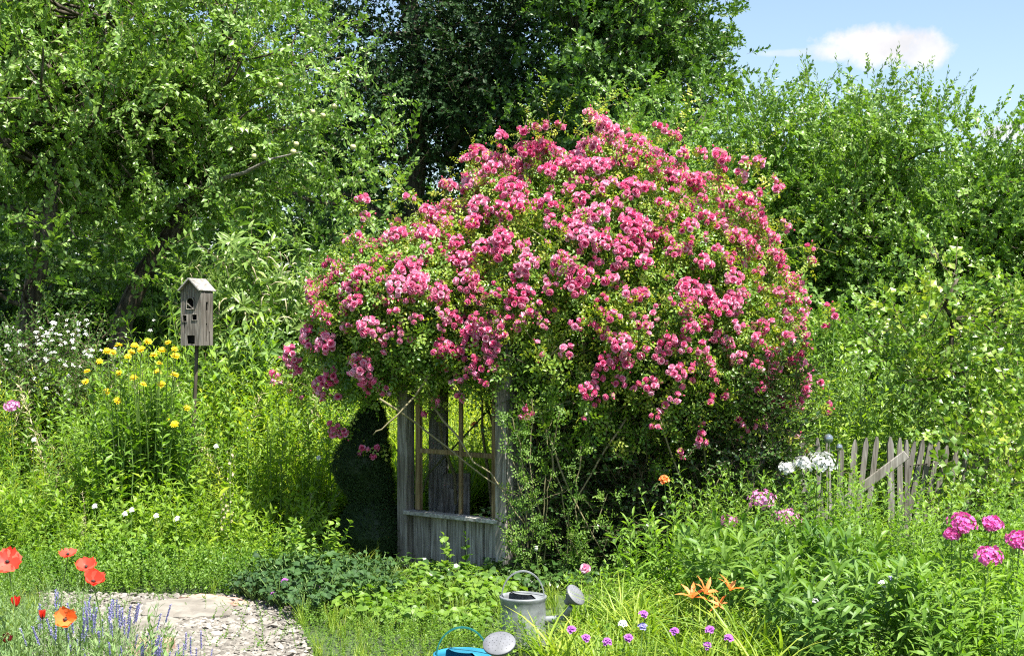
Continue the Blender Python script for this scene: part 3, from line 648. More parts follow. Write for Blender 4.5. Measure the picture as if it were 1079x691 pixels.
# shrub with long drooping leaves and pale catkins
sd=shrub('sweet_chestnut','pale green shrub with long drooping leaves behind the birdhouse','shrub',288,262,12.2,150,M_drop,T_drop,17,47,.85,.26,75,zc=.52)
rr=np.random.default_rng(48); g=G()
for i in range(70):
    p=at(288+rr.normal(0,40),rr.uniform(268,345),11.75+rr.uniform(-.15,.3))
    P=curve(p,p+np.array([rr.normal(0,.05),-.03,rr.uniform(-.12,.10)]),(0,-.02,.02),4); tube(g,P,[.004,.005,.004,.002],4,0,rr.random())
tag(obj('catkins',g,M_straw,sd),None,kind='stuff')
# small flowered white shrub at left
sw=shrub('white_flowering_shrub','dark shrub speckled with tiny white flowers at the left edge','shrub',45,335,12.0,160,M_oak,T_mini,22,49,1.0,.25,70)
def floret(rr,s=.012,np_=5,m=0):
    g=G()
    for i in range(np_): g.put(petal(s,s*.8,.15,m,rr.random(),.8),RZ(i/np_*2*PI)@RX(rr.normal(.15,.1)))
    return g
def umbel(rr,n=9,Rr=.03,s=.01,flat=.4):
    g=G()
    for i in range(n):
        a=i*2.4; q=math.sqrt((i+.5)/n); p=np.array([math.cos(a)*q*Rr,math.sin(a)*q*Rr,Rr*flat*(1-q*q)])
        g.put(floret(rr,s*rr.uniform(.8,1.2)),RX(-p[1]/Rr*.7)@RY(p[0]/Rr*.7)@RZ(rr.uniform(0,6)),p)
        tube(g,[(0,0,-Rr),p],.0008,3,1,.5,False)
    return g
T_umb=many(4,lambda q:umbel(q),600)
P=[at(45+rr.normal(0,36),rr.triangular(330,350,425),11.6+rr.normal(0,.2)) for i in range(110)]
g=G(); scatter(g,T_umb,P,np.array([(rr.normal(0,.4),-.6,.8) for _ in P]),rr.uniform(.35,.75,len(P)),rr); obj('blossoms',g,[M_white,M_stem],sw)
# leafy vine rising at the right
rr=np.random.default_rng(52)
vl=[(at(a,b,dd),s) for a,b,dd,s in ((985,285,11.2,.16),(978,262,11.2,.09),(992,315,11.2,.22),(975,345,11.1,.24),(1010,345,11.2,.26),(985,385,11.1,.28),(1030,385,11.1,.3),(1060,360,11.3,.3),(1075,330,11.4,.28),(1005,430,11.0,.3),(1045,430,10.9,.34),(1080,420,11,.34),(1020,475,10.8,.3),(1060,480,10.7,.34),(1090,470,10.9,.36),(1040,525,10.6,.3),(1075,530,10.5,.32),(1100,350,11.5,.35),(1110,420,11.4,.4),(1005,500,10.9,.2),(1120,520,10.8,.4),(1020,500,9.9,.2),(1048,520,9.8,.24),(1082,505,9.8,.28),(1030,462,10.1,.2),(1065,460,10.1,.25),(1018,530,9.7,.16),(950,372,11.1,.16),(955,400,11.1,.18),(1078,310,11.4,.2))]
tree('hop_vine','tall leafy vine heaped up over the fence at the right edge','vine',(gx(1040,11.0),11.0,0),(gx(1010,11.1),11.1,2.0),.04,vl,T_hazel,40,M_hazel,rr,.8,inner=.3,forks=1,nmax=14)
# far woodland closing the horizon
rr=np.random.default_rng(55); n=9500
P=np.c_[rr.uniform(-34,34,n),rr.uniform(38,44,n),rr.random(n)**.8*5.5]; P[:,2]*=1+.25*np.sin(P[:,0]*.8)+.15*np.sin(P[:,0]*2.1)
g=G(); scatter(g,T_dark,P,np.c_[rr.normal(0,.5,n),-.5+rr.normal(0,.4,n),rr.uniform(.1,1,n)],rr.uniform(2.6,3.8,n),rr)
tag(obj('distant_woodland',g,[M_oak,M_twig]),'distant low woodland behind all the garden trees','woodland',kind='stuff')

# ------------------------------------------------------------------ weathered pavilion under the rose
U=np.array([.793,-.610,0]); W=np.array([.610,.793,0]); L0=np.array([-.715,9.47,0]); MW=np.stack([U,W,[0,0,1]],1)
def hp(a,b,z): return L0+U*a+W*b+np.array([0,0,z])
pav=thing('garden_pavilion','weathered grey plank pavilion with an empty window frame, buried under the pink rose','pavilion',hp(0,0,0))
def part(name,boxes,mat,parent,label=None,bev=.004):
    g=G()
    for (cc,s) in boxes: box(g,hp(*cc),s,MW,0,rng.uniform(.2,.9),bev)
    return obj(name,g,mat,parent,label=label)
for a,b,h in ((.0,0,1.62),(.84,0,1.62),(.0,1.6,1.62),(.84,1.6,1.62)): part('post',[((a,b,h/2),(.085,.085,h))],M_wood,pav)
for a,w_,z1 in ((.125,.152,.352),(.275,.146,.348),(.424,.148,.353),(.578,.156,.349),(.725,.132,.352)): part('plank',[((a+.002,.022+.004*(a>.4),z1/2-.005),(w_-.007,.022,z1+.01))],M_wood,pav)
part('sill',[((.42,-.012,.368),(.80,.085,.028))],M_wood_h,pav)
wf=part('window_frame',[((.105,.015,.86),(.04,.035,.95)),((.755,.015,.86),(.04,.035,.95)),((.43,.015,1.355),(.69,.035,.045))],M_brown,pav)
gm=G(); box(gm,hp(.47,.015,.858),(.024,.026,.945),MW,0,.6,.003); obj('muntin',gm,M_brown,wf)
gm=G(); box(gm,hp(.288,.015,.782),(.336,.028,.032),MW,0,.7,.003); box(gm,hp(.61,.015,.778),(.252,.028,.032),MW,0,.5,.003); obj('muntin',gm,M_brown,wf)
part('beam',[((.42,0,1.665),(1.0,.07,.09))],M_wood,pav); part('beam',[((.42,1.6,1.665),(1.0,.07,.09))],M_wood,pav)
for k in range(6): part('roof_slat',[((.42,-.02+.32*k,1.727),(1.0,.06,.03))],M_wood,pav)
for k in range(9):
    if k in (3,): continue
    part('side_plank',[((.84,.12+.17*k,.80+.02*(k%3)),(.022,.13,1.56))],M_wood,pav)
for z in (.5,1.5): part('rail',[((.872,.8,z),(.035,1.5,.06))],M_wood,pav)
gp=G(); c0=np.array([gx(462,10.0),10.0,.75]); box(gp,c0,(.135,.05,1.5),rot((0,0,1),-.35),0,.45); obj('inner_post',gp,M_wood,pav)
# slabs leaning inside
t=thing('leaning_board','short square grey board leaning inside the pavilion, seen through the right panes','board',(gx(480,9.85),9.85,0))
gp=G(); box(gp,(gx(481,9.85),9.85,.29),(.20,.03,.585),RX(-.1)@RZ(-.3),0,.8); obj('panel',gp,M_wood,t)
t=thing('leaning_board','lichen spotted board with a slanting top leaning left of the square one','board',(gx(463,9.78),9.78,0))
gp=G(); box(gp,(gx(466,9.80),9.80,.24),(.13,.025,.50),RY(.28)@RX(-.12),0,.5); obj('panel',gp,M_wood,t)
# trellis on the right under the rose
tr=thing('trellis','pale grey slatted trellis glimpsed through the dark leaves right of centre','trellis',(gx(705,9.45),9.45,0))
for k in range(6):
    gp=G(); x=gx(676+k*12,9.45); box(gp,(x,9.45+.02*(k%2),.66+.03*(k%3)),(.042,.016,1.28),RY(rng.normal(0,.03)),0,.9,.003); obj('slat',gp,M_fence,tr)
gp=G(); box(gp,(gx(705,9.45),9.482,.9),(.46,.022,.04)); obj('rail',gp,M_fence,tr)
gp=G(); box(gp,(gx(705,9.45),9.482,.2),(.46,.022,.04)); obj('rail',gp,M_fence,tr)
tr=thing('trellis','pale grey slats glimpsed behind the roses above the window frame','trellis',(gx(560,9.35),9.5,0))
for k in range(5):
    gp=G(); x=gx(545+k*9,9.5); box(gp,(x,9.5,1.0),(.032,.014,1.2+.1*(k%2)),RY(rng.normal(0,.03)),0,1,.003); obj('slat',gp,M_fence,tr)
    gp=G()
gp=G(); box(gp,(gx(563,9.5),9.525,.42),(.30,.02,.035)); obj('rail',gp,M_fence,tr)

# ------------------------------------------------------------------ the rose
EL=[(np.array([.575,9.9,1.48]),np.array([1.33,1.2,1.30])),(np.array([-.64,9.55,1.60]),np.array([.67,.64,.60]))]
def hit(px,py):
    dv=np.array([(px-CX)/F,1,-(py-CY)/F]); o=np.array([0,0,EYE]); best=None
    for C_,R_ in EL:
        a=((dv/R_)**2).sum(); b=2*((o-C_)*dv/R_**2).sum(); cc=(((o-C_)/R_)**2).sum()-1; q=b*b-4*a*cc
        if q>=0:
            s=(-b-math.sqrt(q))/(2*a); p=o+dv*s; nn=(p-C_)/R_**2
        else:
            s=-b/(2*a); p=o+dv*s; nn=(p-C_)/R_**2
        k=(q>=0,-s)
        if best is None or k>best[0]: best=(k,p,nn/np.linalg.norm(nn))
    return best[1],best[2]
ROSES="""390,232,14 420,252,12 468,219,18 432,225,12 393,248,14 450,242,18 474,238,22 490,217,18 613,135,13 622,146,22 638,148,18 524,156,14 543,157,14 557,152,12 569,146,10 578,152,10 523,168,10 547,177,24 561,174,18 500,180,22 525,181,14 569,164,9 589,185,14 520,193,16 509,206,14 583,199,18 581,229,20 545,215,26 539,234,18 556,231,18 492,217,22 514,229,20 510,246,18 610,179,16 622,173,20 610,193,20 630,195,24 650,173,16 662,191,16 652,183,14 656,157,12 674,175,12 646,225,14 660,215,22 630,240,22 662,242,24 674,248,18 610,254,22 585,246,14 686,146,16 696,157,14 710,171,14 727,171,14 747,173,18 749,185,12 769,181,14 782,181,15 766,193,16 797,198,10 804,209,13 782,213,12 725,202,18 707,195,16 700,204,18 686,201,12 739,201,12 749,213,12 747,227,12 759,232,10 786,231,12 778,241,12 749,248,14 806,246,14 690,227,12 706,233,12 663,191,12 664,215,16 672,173,10 682,175,14 708,183,10 763,258,14 387,266,12 420,260,20 450,262,22 449,276,16 389,299,22 407,304,10 428,294,22 422,311,22 440,309,22 420,333,12 397,345,22 409,353,14 460,315,18 461,333,14 484,307,22 343,309,14 349,320,10 355,361,24 354,337,10 322,372,20 328,380,18 310,388,12 359,390,18 387,380,22 498,282,18 490,339,16 488,359,10 494,370,12 462,363,10 475,267,10 487,259,10 466,284,10 378,323,10 535,262,22 535,272,20 518,272,18 499,282,20 486,303,18 508,252,12 561,286,22 551,296,18 595,286,24 612,299,24 606,309,18 584,309,16 555,315,22 547,323,14 570,325,10 564,335,12 553,345,14 541,337,11 535,345,12 541,356,12 518,311,12 506,321,12 492,339,18 516,339,14 520,353,22 506,355,22 494,370,14 527,367,18 529,380,14 514,384,16 620,260,24 634,264,20 654,272,20 652,284,14 640,301,16 660,314,16 630,323,8 632,333,8 600,370,16 608,343,14 622,343,8 634,351,14 662,333,9 674,343,16 652,363,22 636,382,18 656,380,20 662,254,18 702,262,10 718,265,10 704,272,14 733,262,10 759,262,16 769,262,18 776,270,16 763,278,12 754,283,12 800,280,18 830,268,11 837,278,12 729,286,18 761,299,18 787,295,12 820,301,12 775,311,12 718,313,27 757,327,18 743,333,12 806,313,14 820,319,14 809,328,12 826,333,15 852,327,12 858,333,9 854,345,10 767,345,14 716,347,18 686,335,11 698,359,14 692,376,15 714,365,16 729,367,16 783,359,15 789,353,10 832,351,15 834,361,12 797,343,9 808,349,10 808,361,10 797,372,13 781,384,15 765,376,14 799,384,14 816,383,18 830,370,9 312,392,11 355,396,20 349,406,12 367,408,11 391,388,20 387,374,9 363,433,14 367,445,14 357,447,9 371,439,12 389,453,11 395,463,12 403,459,9 456,411,8 449,425,8 471,419,10 328,414,7 318,402,9 482,374,9 498,400,9 494,412,10 704,390,18 717,386,12 710,402,12 702,414,14 694,424,12 735,387,13 781,384,12 797,386,16 818,384,20 830,392,12 783,404,14 827,408,18 810,417,18 820,420,14 802,416,10 842,399,9 736,416,13 767,436,11 776,439,9 791,440,15 770,447,9 766,453,9 728,453,15 731,441,7 711,468,12 684,441,10 684,433,10 783,482,9 856,423,9 859,431,10 828,457,10 826,467,7 814,457,8 795,400,10 361,442,10 630,394,15 620,408,18 627,421,10 614,435,8 561,428,14 456,366,10 526,369,14 529,383,12 505,392,14 522,401,12 498,415,12 651,401,14 644,366,12 617,600,9 577,375,9 666,405,12 640,412,10 745,398,10 755,412,9"""
RS=[tuple(map(float,q.split(','))) for q in ROSES.split()]
RS=[q for q in RS if q[:2]!=(617,600)]
rose=thing('climbing_rose','huge climbing rose covered in clusters of pink blossom over the pavilion, centre of the garden','climbing rose',(.45,9.65,0))
rr=np.random.default_rng(61)
# canes
for i in range(26):
    a=rr.uniform(0,2*PI); b0=np.array([.55+rr.normal(0,.5),9.75+rr.normal(0,.22),0]); C_,R_=EL[0] if i%4 else EL[1]
    u=rr.normal(0,1,3); u[2]=abs(u[2])*.8; u[1]=-abs(u[1]) if i%3 else u[1]; u/=np.linalg.norm(u); e=C_+u*R_*.95
    mid=np.array([b0[0]+rr.normal(0,.1),b0[1],1.2]); t=np.linspace(0,1,9)[:,None]; P=b0*(1-t)**2+2*mid*t*(1-t)*1.0+e*t*t+0
    P[1:-1]+=rr.normal(0,.02,(7,3)); g=G(); tube(g,P,np.linspace(rr.uniform(.009,.016),.003,9),6,0,rr.random()); obj('cane',g,M_cane,rose,smooth=True)
for pts in ([(452,395,9.0),(437,418,8.95),(418,437,8.9),(402,452,8.9),(393,458,8.9)],[(400,420,8.9),(430,440,9.0),(452,457,9.1),(490,488,9.0),(520,510,8.9),(545,522,8.8)],[(455,425,9.1),(480,460,9.0),(500,485,8.95),(530,515,8.85),(560,560,8.8)],[(660,440,8.9),(640,470,8.85),(622,500,8.85),(600,540,8.85),(595,610,8.9)],[(575,380,8.8),(590,365,8.7),(600,358,8.65)],[(560,420,8.85),(585,470,8.8),(600,520,8.8),(640,590,8.8)],[(680,400,8.9),(700,460,8.9),(735,540,8.9),(740,600,8.9)],[(545,440,8.95),(552,500,8.9),(590,585,8.8)]):
    P=np.array([at(*q) for q in pts]); P=np.array([[np.interp(s,np.arange(len(P)),P[:,k]) for k in range(3)] for s in np.linspace(0,len(P)-1,9)]); P[1:-1]+=rr.normal(0,.006,(7,3)); g=G(); tube(g,P,np.linspace(.008,.004,9),5,0,.9); obj('cane',g,M_cane,rose,smooth=True)
# foliage
def insideE(P,k,s=1.0): C_,R_=EL[k]; return (((P-C_)/(R_*s))**2).sum(1)<1
def shell(k,n,f0,f1):
    C_,R_=EL[k]; u=rr.normal(0,1,(n,3)); u/=np.linalg.norm(u,axis=1)[:,None]
    bump=1+.055*np.sin(u[:,0]*9+k)*np.sin(u[:,2]*8+1)+.05*np.sin(u[:,0]*17+u[:,2]*13)
    f=rr.uniform(f0,f1,n); P=C_+u*R_*(f*bump)[:,None]; nn=u/R_; nn/=np.linalg.norm(nn,axis=1)[:,None]
    keep=~insideE(P,1-k,.9); 
    win=(P[:,0]<.02)&(P[:,2]<1.2)&(P[:,1]<9.75)&(P[:,0]>-.9)      # view of window stays open
    back=(P[:,0]<.45)&(P[:,2]<1.15)&(P[:,1]>9.7)
    low=(P[:,2]<1.12)&(rr.random(n)<np.clip((1.12-P[:,2])*2.0,0,.97))
    lowl=(P[:,0]<-.02)&(P[:,2]<1.12+.08*np.sin(P[:,0]*14))
    keep&=~(win|back|low|lowl)
    return P[keep],nn[keep]
g=G()
for k,n in ((0,6400),(1,1700)):
    P,nn=shell(k,n,.78,.97); D=nn*.5+rr.normal(0,.5,P.shape)+[0,0,.35]
    scatter(g,T_rose,P,D,rr.uniform(.7,1.15,len(P)),rr,upv=nn*.9+[0,0,.6])
for k,n in ((0,1500),(1,350)):
    P,nn=shell(k,n,.45,.8); scatter(g,T_rose,P,nn*.4+rr.normal(0,.6,P.shape),rr.uniform(.8,1.3,len(P)),rr)
# long arching shoots on the outline
P=[];D=[]
for (a,b) in ((590,130),(575,135),(600,126),(625,128),(640,140),(560,150),(540,150),(660,148),(680,140),(500,170),(470,200),(440,215),(425,235),(400,232),(395,250),(380,262),(370,290),(350,300),(335,325),(720,150),(745,160),(790,180),(815,225),(835,260),(845,300),(860,330),(855,370),(845,410),(835,440),(820,470),(330,400),(350,425),(610,128)):
    p,nn=hit(a,b)
    for q in range(1): P.append(p-nn*.12+rr.normal(0,.03,3)); D.append(nn*.7+rr.normal(0,.35,3)+[0,-.1,.5])
scatter(g,T_roseL,P,np.array(D),rr.uniform(.45,.8,len(P)),rr,rbias=.35)
obj('foliage',g,[M_rosel,M_cane],rose)
# clusters: the hundred largest are parts of their own
RS.sort(key=lambda q:-q[2])
CME={nb:[mesh_from('flower_cluster',c_,[M_rose,M_stem,M_bud,M_rosel]) for c_ in CL[nb]] for nb in CL}
rest=G(); used=0
def orient(n_):
    z=n_/np.linalg.norm(n_); x=np.cross([0,.2,1.],z); x/=np.linalg.norm(x); a=rr.uniform(0,6.28); y=np.cross(z,x)
    return np.stack([x*math.cos(a)+y*math.sin(a),-x*math.sin(a)+y*math.cos(a),z],1)
for (a,b,s) in RS:
    p,nn=hit(a,b); Rm=s*1.25*p[1]/F/2; nb=min(CLR,key=lambda q:abs(CLR[q]-Rm)); d_=nn*.75+np.array([0,-.35,.35])+rr.normal(0,.12,3); M=orient(d_); p=p+nn*rr.uniform(.07,.14); sc=np.clip(Rm/CLR[nb],.85,1.2); w=rr.integers(4)
    if used<100:
        o=link('flower_cluster',CME[nb][w],rose); o.matrix_local=Matrix.Translation(Vector(p-np.array(rose.location)))@Matrix([list(q) for q in (M*sc)]).to_4x4(); used+=1
    else: rest.put(CL[nb][w],M,p,sc)
# smaller and fading clusters between them and over the far side
for k,n in ((0,2250),(1,400)):
    P,nn=shell(k,n,1.03,1.10)
    for p,q in zip(P,nn):
        if p[2]<1.2 or rr.random()>(p[2]-(1.1 if k==0 else .9))*(.9 if k==0 else 1.3): continue
        nb=(1,1,2,2,4,4,8)[rr.integers(7)] if p[1]<9.9 else (2,4,8,13)[rr.integers(4)]
        rest.put(CL[nb][rr.integers(4)],orient(q*.8+[0,-.1,.4]),p,rr.uniform(.72,1.05))
P,nn=shell(0,170,1.02,1.07)
for p,q in zip(P,nn):
    if p[2]<1.2: continue
    cl=CL[(1,2,4)[rr.integers(3)]][rr.integers(4)]; rest.put(cl,orient(q*.7+[0,-.2,.2]),p,rr.uniform(.6,.85),m=np.where(cl.pack()[2]==0,4,cl.pack()[2]))
tag(obj('flower_clusters',rest,[M_rose,M_stem,M_bud,M_rosel,M_spent],rose),'many smaller pink blossoms between the large clusters',kind='stuff')
# evergreen mass below
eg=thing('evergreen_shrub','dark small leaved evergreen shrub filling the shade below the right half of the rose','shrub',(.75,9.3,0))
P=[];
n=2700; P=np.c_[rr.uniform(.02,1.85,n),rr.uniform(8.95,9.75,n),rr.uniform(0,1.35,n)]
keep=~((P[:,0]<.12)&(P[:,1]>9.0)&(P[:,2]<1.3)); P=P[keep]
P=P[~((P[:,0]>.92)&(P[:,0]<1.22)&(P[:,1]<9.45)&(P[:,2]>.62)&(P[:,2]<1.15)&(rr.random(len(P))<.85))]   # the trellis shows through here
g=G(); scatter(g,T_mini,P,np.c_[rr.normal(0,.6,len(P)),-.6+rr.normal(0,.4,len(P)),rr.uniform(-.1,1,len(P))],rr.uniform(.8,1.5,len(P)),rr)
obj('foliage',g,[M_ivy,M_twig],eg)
g=G()
for i in range(22):
    b0=np.array([rr.uniform(.2,1.6),rr.uniform(9.2,9.6),0]); tube(g,curve(b0,b0+[rr.normal(0,.25),-.25,rr.uniform(.9,1.4)],(rr.normal(0,.05),0,0),6,rr,.02),np.linspace(.012,.004,6),5,0,.5)
obj('stems',g,M_cane,eg,smooth=True)
# lighter climbing shoots in front, right of the window
hs=thing('honeysuckle','slender honeysuckle shoots with bright round leaves climbing just right of the window frame','honeysuckle',(gx(560,8.85),8.85,0))
g=G(); gs=G()
for (a0,b0,a1,b1) in ((560,610,540,440),(555,612,560,420),(575,612,590,430),(550,600,528,450),(590,612,612,470),(565,600,575,500),(600,610,640,520),(560,600,548,520),(545,605,532,560),(620,612,600,560),(610,610,575,450),(655,600,665,560),(750,560,800,490),(770,570,830,500),(740,560,760,500)):
    q0=at(a0,b0,8.85); q0[2]=0; q1=at(a1,b1,8.72+rr.normal(0,.05)); C1=curve(q0,q1,(rr.normal(0,.05),-.03,0),12,rr,.012); tube(gs,C1,.0035,4,0,.8)
    for q in C1[2:]:
        for _ in range(1): scatter(g,T_rose,[q],np.array([(rr.normal(0,.7),-.5,rr.uniform(0,.8))]),[rr.uniform(.4,.75)],rr,rbias=-.05)
obj('stem',gs,M_cane,hs); obj('foliage',g,[M_broad,M_stem],hs)
# ------------------------------------------------------------------ clipped yew beside the window
rr=np.random.default_rng(71); yx,yy=gx(387,9.5),9.62
yew=thing('topiary_yew','dark yew clipped into a tapering spiral, left of the window frame','topiary',(yx,yy,0))
T_yew=many(5,lambda q:sprig(q,18,.070,.026,.0055,ang=50,mode='spi',curl=.1,stemr=.0012,bend=.1,start=.05),700)
def yprof(z,th):
    base=np.interp(z,[0,.08,.18,.28,.37,.42,.50,.62,.74,.84,.94,1.03,1.08],[.17,.215,.23,.205,.15,.125,.165,.19,.175,.13,.10,.055,.01])
    ph=(z/.47)*2*PI; groove=.5+.5*np.cos(th-ph+2.4)
    return base*(1-.13*groove**3*np.clip((z-.1)*4,0,1))
core=G(); nth=28; zz=np.linspace(.02,1.08,40); V=[]
off=lambda z,th:(.035*np.sin(z*2*PI/.85+.3),0)
for z in zz:
    for j in range(nth):
        th=j/nth*2*PI; q=yprof(z,th)*.93; V.append((yx+q*math.cos(th)+.04*math.sin(z*6.2+.4),yy+q*math.sin(th),z))
core.add(V,[(i*nth+j,i*nth+(j+1)%nth,(i+1)*nth+(j+1)%nth,(i+1)*nth+j) for i in range(39) for j in range(nth)],0,.3)
n=11000; z=rr.uniform(.02,1.09,n); th=rr.uniform(0,2*PI,n); q=yprof(z,th)*rr.uniform(.93,1.05,n)
P=np.c_[yx+q*np.cos(th)+.04*np.sin(z*6.2+.4),yy+q*np.sin(th),z]
scatter(core,T_yew,P,np.c_[np.cos(th),np.sin(th),np.full(n,.5)]+rr.normal(0,.35,(n,3)),rr.uniform(.32,.60,n),rr)
obj('crown',core,[M_yew,M_yew],yew)
g=G(); tube(g,[(yx,yy,0),(yx,yy,.6),(yx+.02,yy,1.1)],[.03,.02,.008],6); obj('trunk',g,M_bark,yew)

# ------------------------------------------------------------------ birdhouse on its pole
def panel(w,h,t,holes):
    """board wall of width w (x), height h (z), thickness t (y) with rectangular openings"""
    g=G(); xs=sorted({-w/2,w/2,*[a for q in holes for a in (q[0]-q[2]/2,q[0]+q[2]/2)]}); zs=sorted({0,h,*[a for q in holes for a in (q[1],q[1]+q[3])]})
    for i in range(len(xs)-1):
        for j in range(len(zs)-1):
            cx_,cz_=(xs[i]+xs[i+1])/2,(zs[j]+zs[j+1])/2
            if any(abs(cx_-q[0])<q[2]/2 and q[1]<cz_<q[1]+q[3] for q in holes): continue
            box(g,(cx_,0,cz_),(xs[i+1]-xs[i],t,zs[j+1]-zs[j]),None,0,.4+.35*((i*3)%4)/4,.0004)
    return g
bd=10.2; bp_=at(207.5,364,bd); bl=thing('birdhouse','tall weathered wooden birdhouse with a gabled roof and little windows on a thin pole','birdhouse',(bp_[0]-.01,bp_[1],0))
Mb=RZ(R(-16)); BC=np.array([bp_[0],bp_[1],bp_[2]]); BW,BD,BH=.165,.165,.385
def bput(name,g,mat,parent=bl,t=(0,0,0),M=None):
    gg=G(); v,f,m,q=g.pack(); v=(v if M is None else v@M.T)+np.asarray(t); gg.add(v@Mb.T+BC,f,m,q); return obj(name,gg,mat,parent)
fh=[(0,.012,.062,.062),(-.048,.175,.030,.042),(.030,.185,.036,.038),(-.05,.085,.012,.088)]
fr=bput('front_panel',panel(BW,BH,.012,fh+[(-.004,.262,.056,.082)]),M_bird,t=(0,-BD/2,0))
g=G(); g.add([(-BW/2,-.006,BH),(BW/2,-.006,BH),(0,-.006,BH+.085),(-BW/2,.006,BH),(BW/2,.006,BH),(0,.006,BH+.085)],[(0,1,2,-1),(5,4,3,-1),(0,3,4,1),(1,4,5,2),(2,5,3,0)]); bput('gable',g,M_bird,t=(0,-BD/2,0)); bput('gable',g,M_bird,t=(0,BD/2,0))
for (x,z,w,h) in ((-.048,.175,.030,.042),(.030,.185,.036,.038)):
    g=G(); s=.005; y=-BD/2-.008
    for cc,ss in (((x,y,z-s/2),(w+2*s,.006,s)),((x,y,z+h+s/2),(w+2*s,.006,s)),((x-w/2-s/2,y,z+h/2),(s,.006,h)),((x+w/2+s/2,y,z+h/2),(s,.006,h))): box(g,cc,ss,None,0,.9,.0008)
    bput('window_trim',g,M_bird)
g=G(); th=np.linspace(0,PI,9); y=-BD/2-.010
P=[(-.004+.030*math.cos(a),y,.315+.030*math.sin(a)) for a in th]; P=[(.026,y,.262)]+P+[(-.034,y,.262),(.026,y,.262)]; tube(g,P,.0045,4,0,.8); box(g,(-.004,y,.285),(.058,.005,.008),RY(.7),0,1,.001); bput('arched_trim',g,M_bird)
for sx,nm in ((1,'side_panel'),(-1,'side_panel')):
    g=panel(BD-.012,BH,.012,[(0,.255,.034,.060),(-.01,.03,.020,.13),(.035,.0,.014,.10)]); bput(nm,g,M_bird,M=RZ(PI/2),t=(sx*(BW/2-.006),0,0))
g=panel(BW,BH,.012,[]); bput('back_panel',g,M_bird,t=(0,BD/2,0))
g=G(); box(g,(0,0,.006),(BW-.03,BD-.03,.012)); bput('floor_board',g,M_bird)
g=G(); box(g,(0,.01,.2),(.09,.09,.36),None,0,.1); bput('shade_block',g,M_black)  # black block added as the shade seen through the openings
for sg in (-1,1):
    g=G(); sl=math.atan2(.085,BW/2); Lr=.125
    for k in range(3): box(g,(sg*Lr/2,-.085+.085*k,0),(Lr,.081,.012),RY(0),0,.35+.25*k,.002)
    bput('roof',g,M_roofw,M=RY(sg*sl),t=(0,0,BH+.098))
g=G(); tube(g,np.array([BC+[0,0,.006],BC+[-.01,.0,-.3],BC+[-.035,0,-.8],[BC[0]-.05,BC[1],0]]),[.014,.013,.015,.018],7); obj('pole',g,M_bark,bl,smooth=True)

# ------------------------------------------------------------------ picket fence
fn=thing('picket_fence','old grey split picket fence half hidden by plants, its right end leaning','fence',(gx(900,9.3),9.3,0))
tops=[(775,466),(790,465),(803,466),(817,465),(831,464),(844,462),(861,461),(872,463),(886,468),(901,463),(913,461),(924,460),(938,460),(948,461),(955,463),(964,465),(973,463),(981,465),(989,465),(998,469),(1008,474),(1019,473),(1030,476),(1041,474),(1053,478),(1066,476),(1078,480)]
rr=np.random.default_rng(73)
for i,(a,b) in enumerate(tops):
    dd=9.3+max(0,(a-930))*.009; p=at(a,b,dd); lean=-.05 if a<905 else (.12 if a<935 else .0); 
    if a>=960: lean=.16+.05*rr.random()
    if a in (901,): lean=.10
    if a in (872,886): lean=.04*(-1)**i
    h=p[2]; w=.040*rr.uniform(.75,1.15); g=G(); Mx=RY(math.atan(lean+rr.normal(0,.015)))
    V=[];hh=h/Mx[2,2]
    for z,ww in ((0,w),(hh*.5,w*1.02),(hh-.05,w*.96),(hh,.012)):
        for sx,sy in ((-1,-1),(1,-1),(1,1),(-1,1)): V.append((sx*ww/2+(rr.normal(0,.0015)),sy*.009,z))
    V=np.array(V)-[0,0,hh]; f=[(k*4+j,k*4+(j+1)%4,(k+1)*4+(j+1)%4,(k+1)*4+j) for k in range(3) for j in range(4)]+[(12,13,14,15)]
    g.add(V@Mx.T+p,f,0,rr.uniform(.2,.95)); obj('picket',g,M_fence,fn)
for z in (.66,.18):
    g=G(); P=[[gx(a,9.3+max(0,a-930)*.009),9.32+max(0,a-930)*.009,z+.006*math.sin(a)] for a in range(770,1085,12)]; tube(g,P,.004,4,0,.2); obj('wire',g,M_bark,fn)
t=thing('broken_board','loose grey board leaning diagonally across the picket fence','board',(gx(905,9.1),9.1,0))
p0,p1=at(903,517,9.12),at(950,478,9.2); dv=p1-p0; g=G(); box(g,(0,0,0),(np.linalg.norm(dv)+.5,.018,.06),None,0,.85); ang=math.atan2(dv[2],dv[0]); v,f,m,q=g.pack(); g=G().add(v@RY(-ang).T+p1-dv/np.linalg.norm(dv)*(np.linalg.norm(dv)+.5)/2,f,m,q); obj('plank',g,M_fence,t)
# glass globes on sticks before the fence
for (a,b,s,lb) in ((873,462,.030,'larger pale blue glass ball on a stick above the fence pickets'),(884,471,.022,'smaller glass ball just right of and below the larger one')):
    p=at(a,b,8.95); t=thing('garden_globe',lb,'garden globe',(p[0],p[1],0),'glass balls on sticks by the fence'); g=G(); th=np.linspace(-PI/2,PI/2,13); lathe(g,[(s*math.cos(k)+1e-4,s*math.sin(k)) for k in th],20,c=p); obj('ball',g,M_globe,t,smooth=True)
    g=G(); tube(g,[(p[0],p[1],0),(p[0],p[1],p[2]-s*.95)],.004,5); obj('stick',g,M_stem,t)

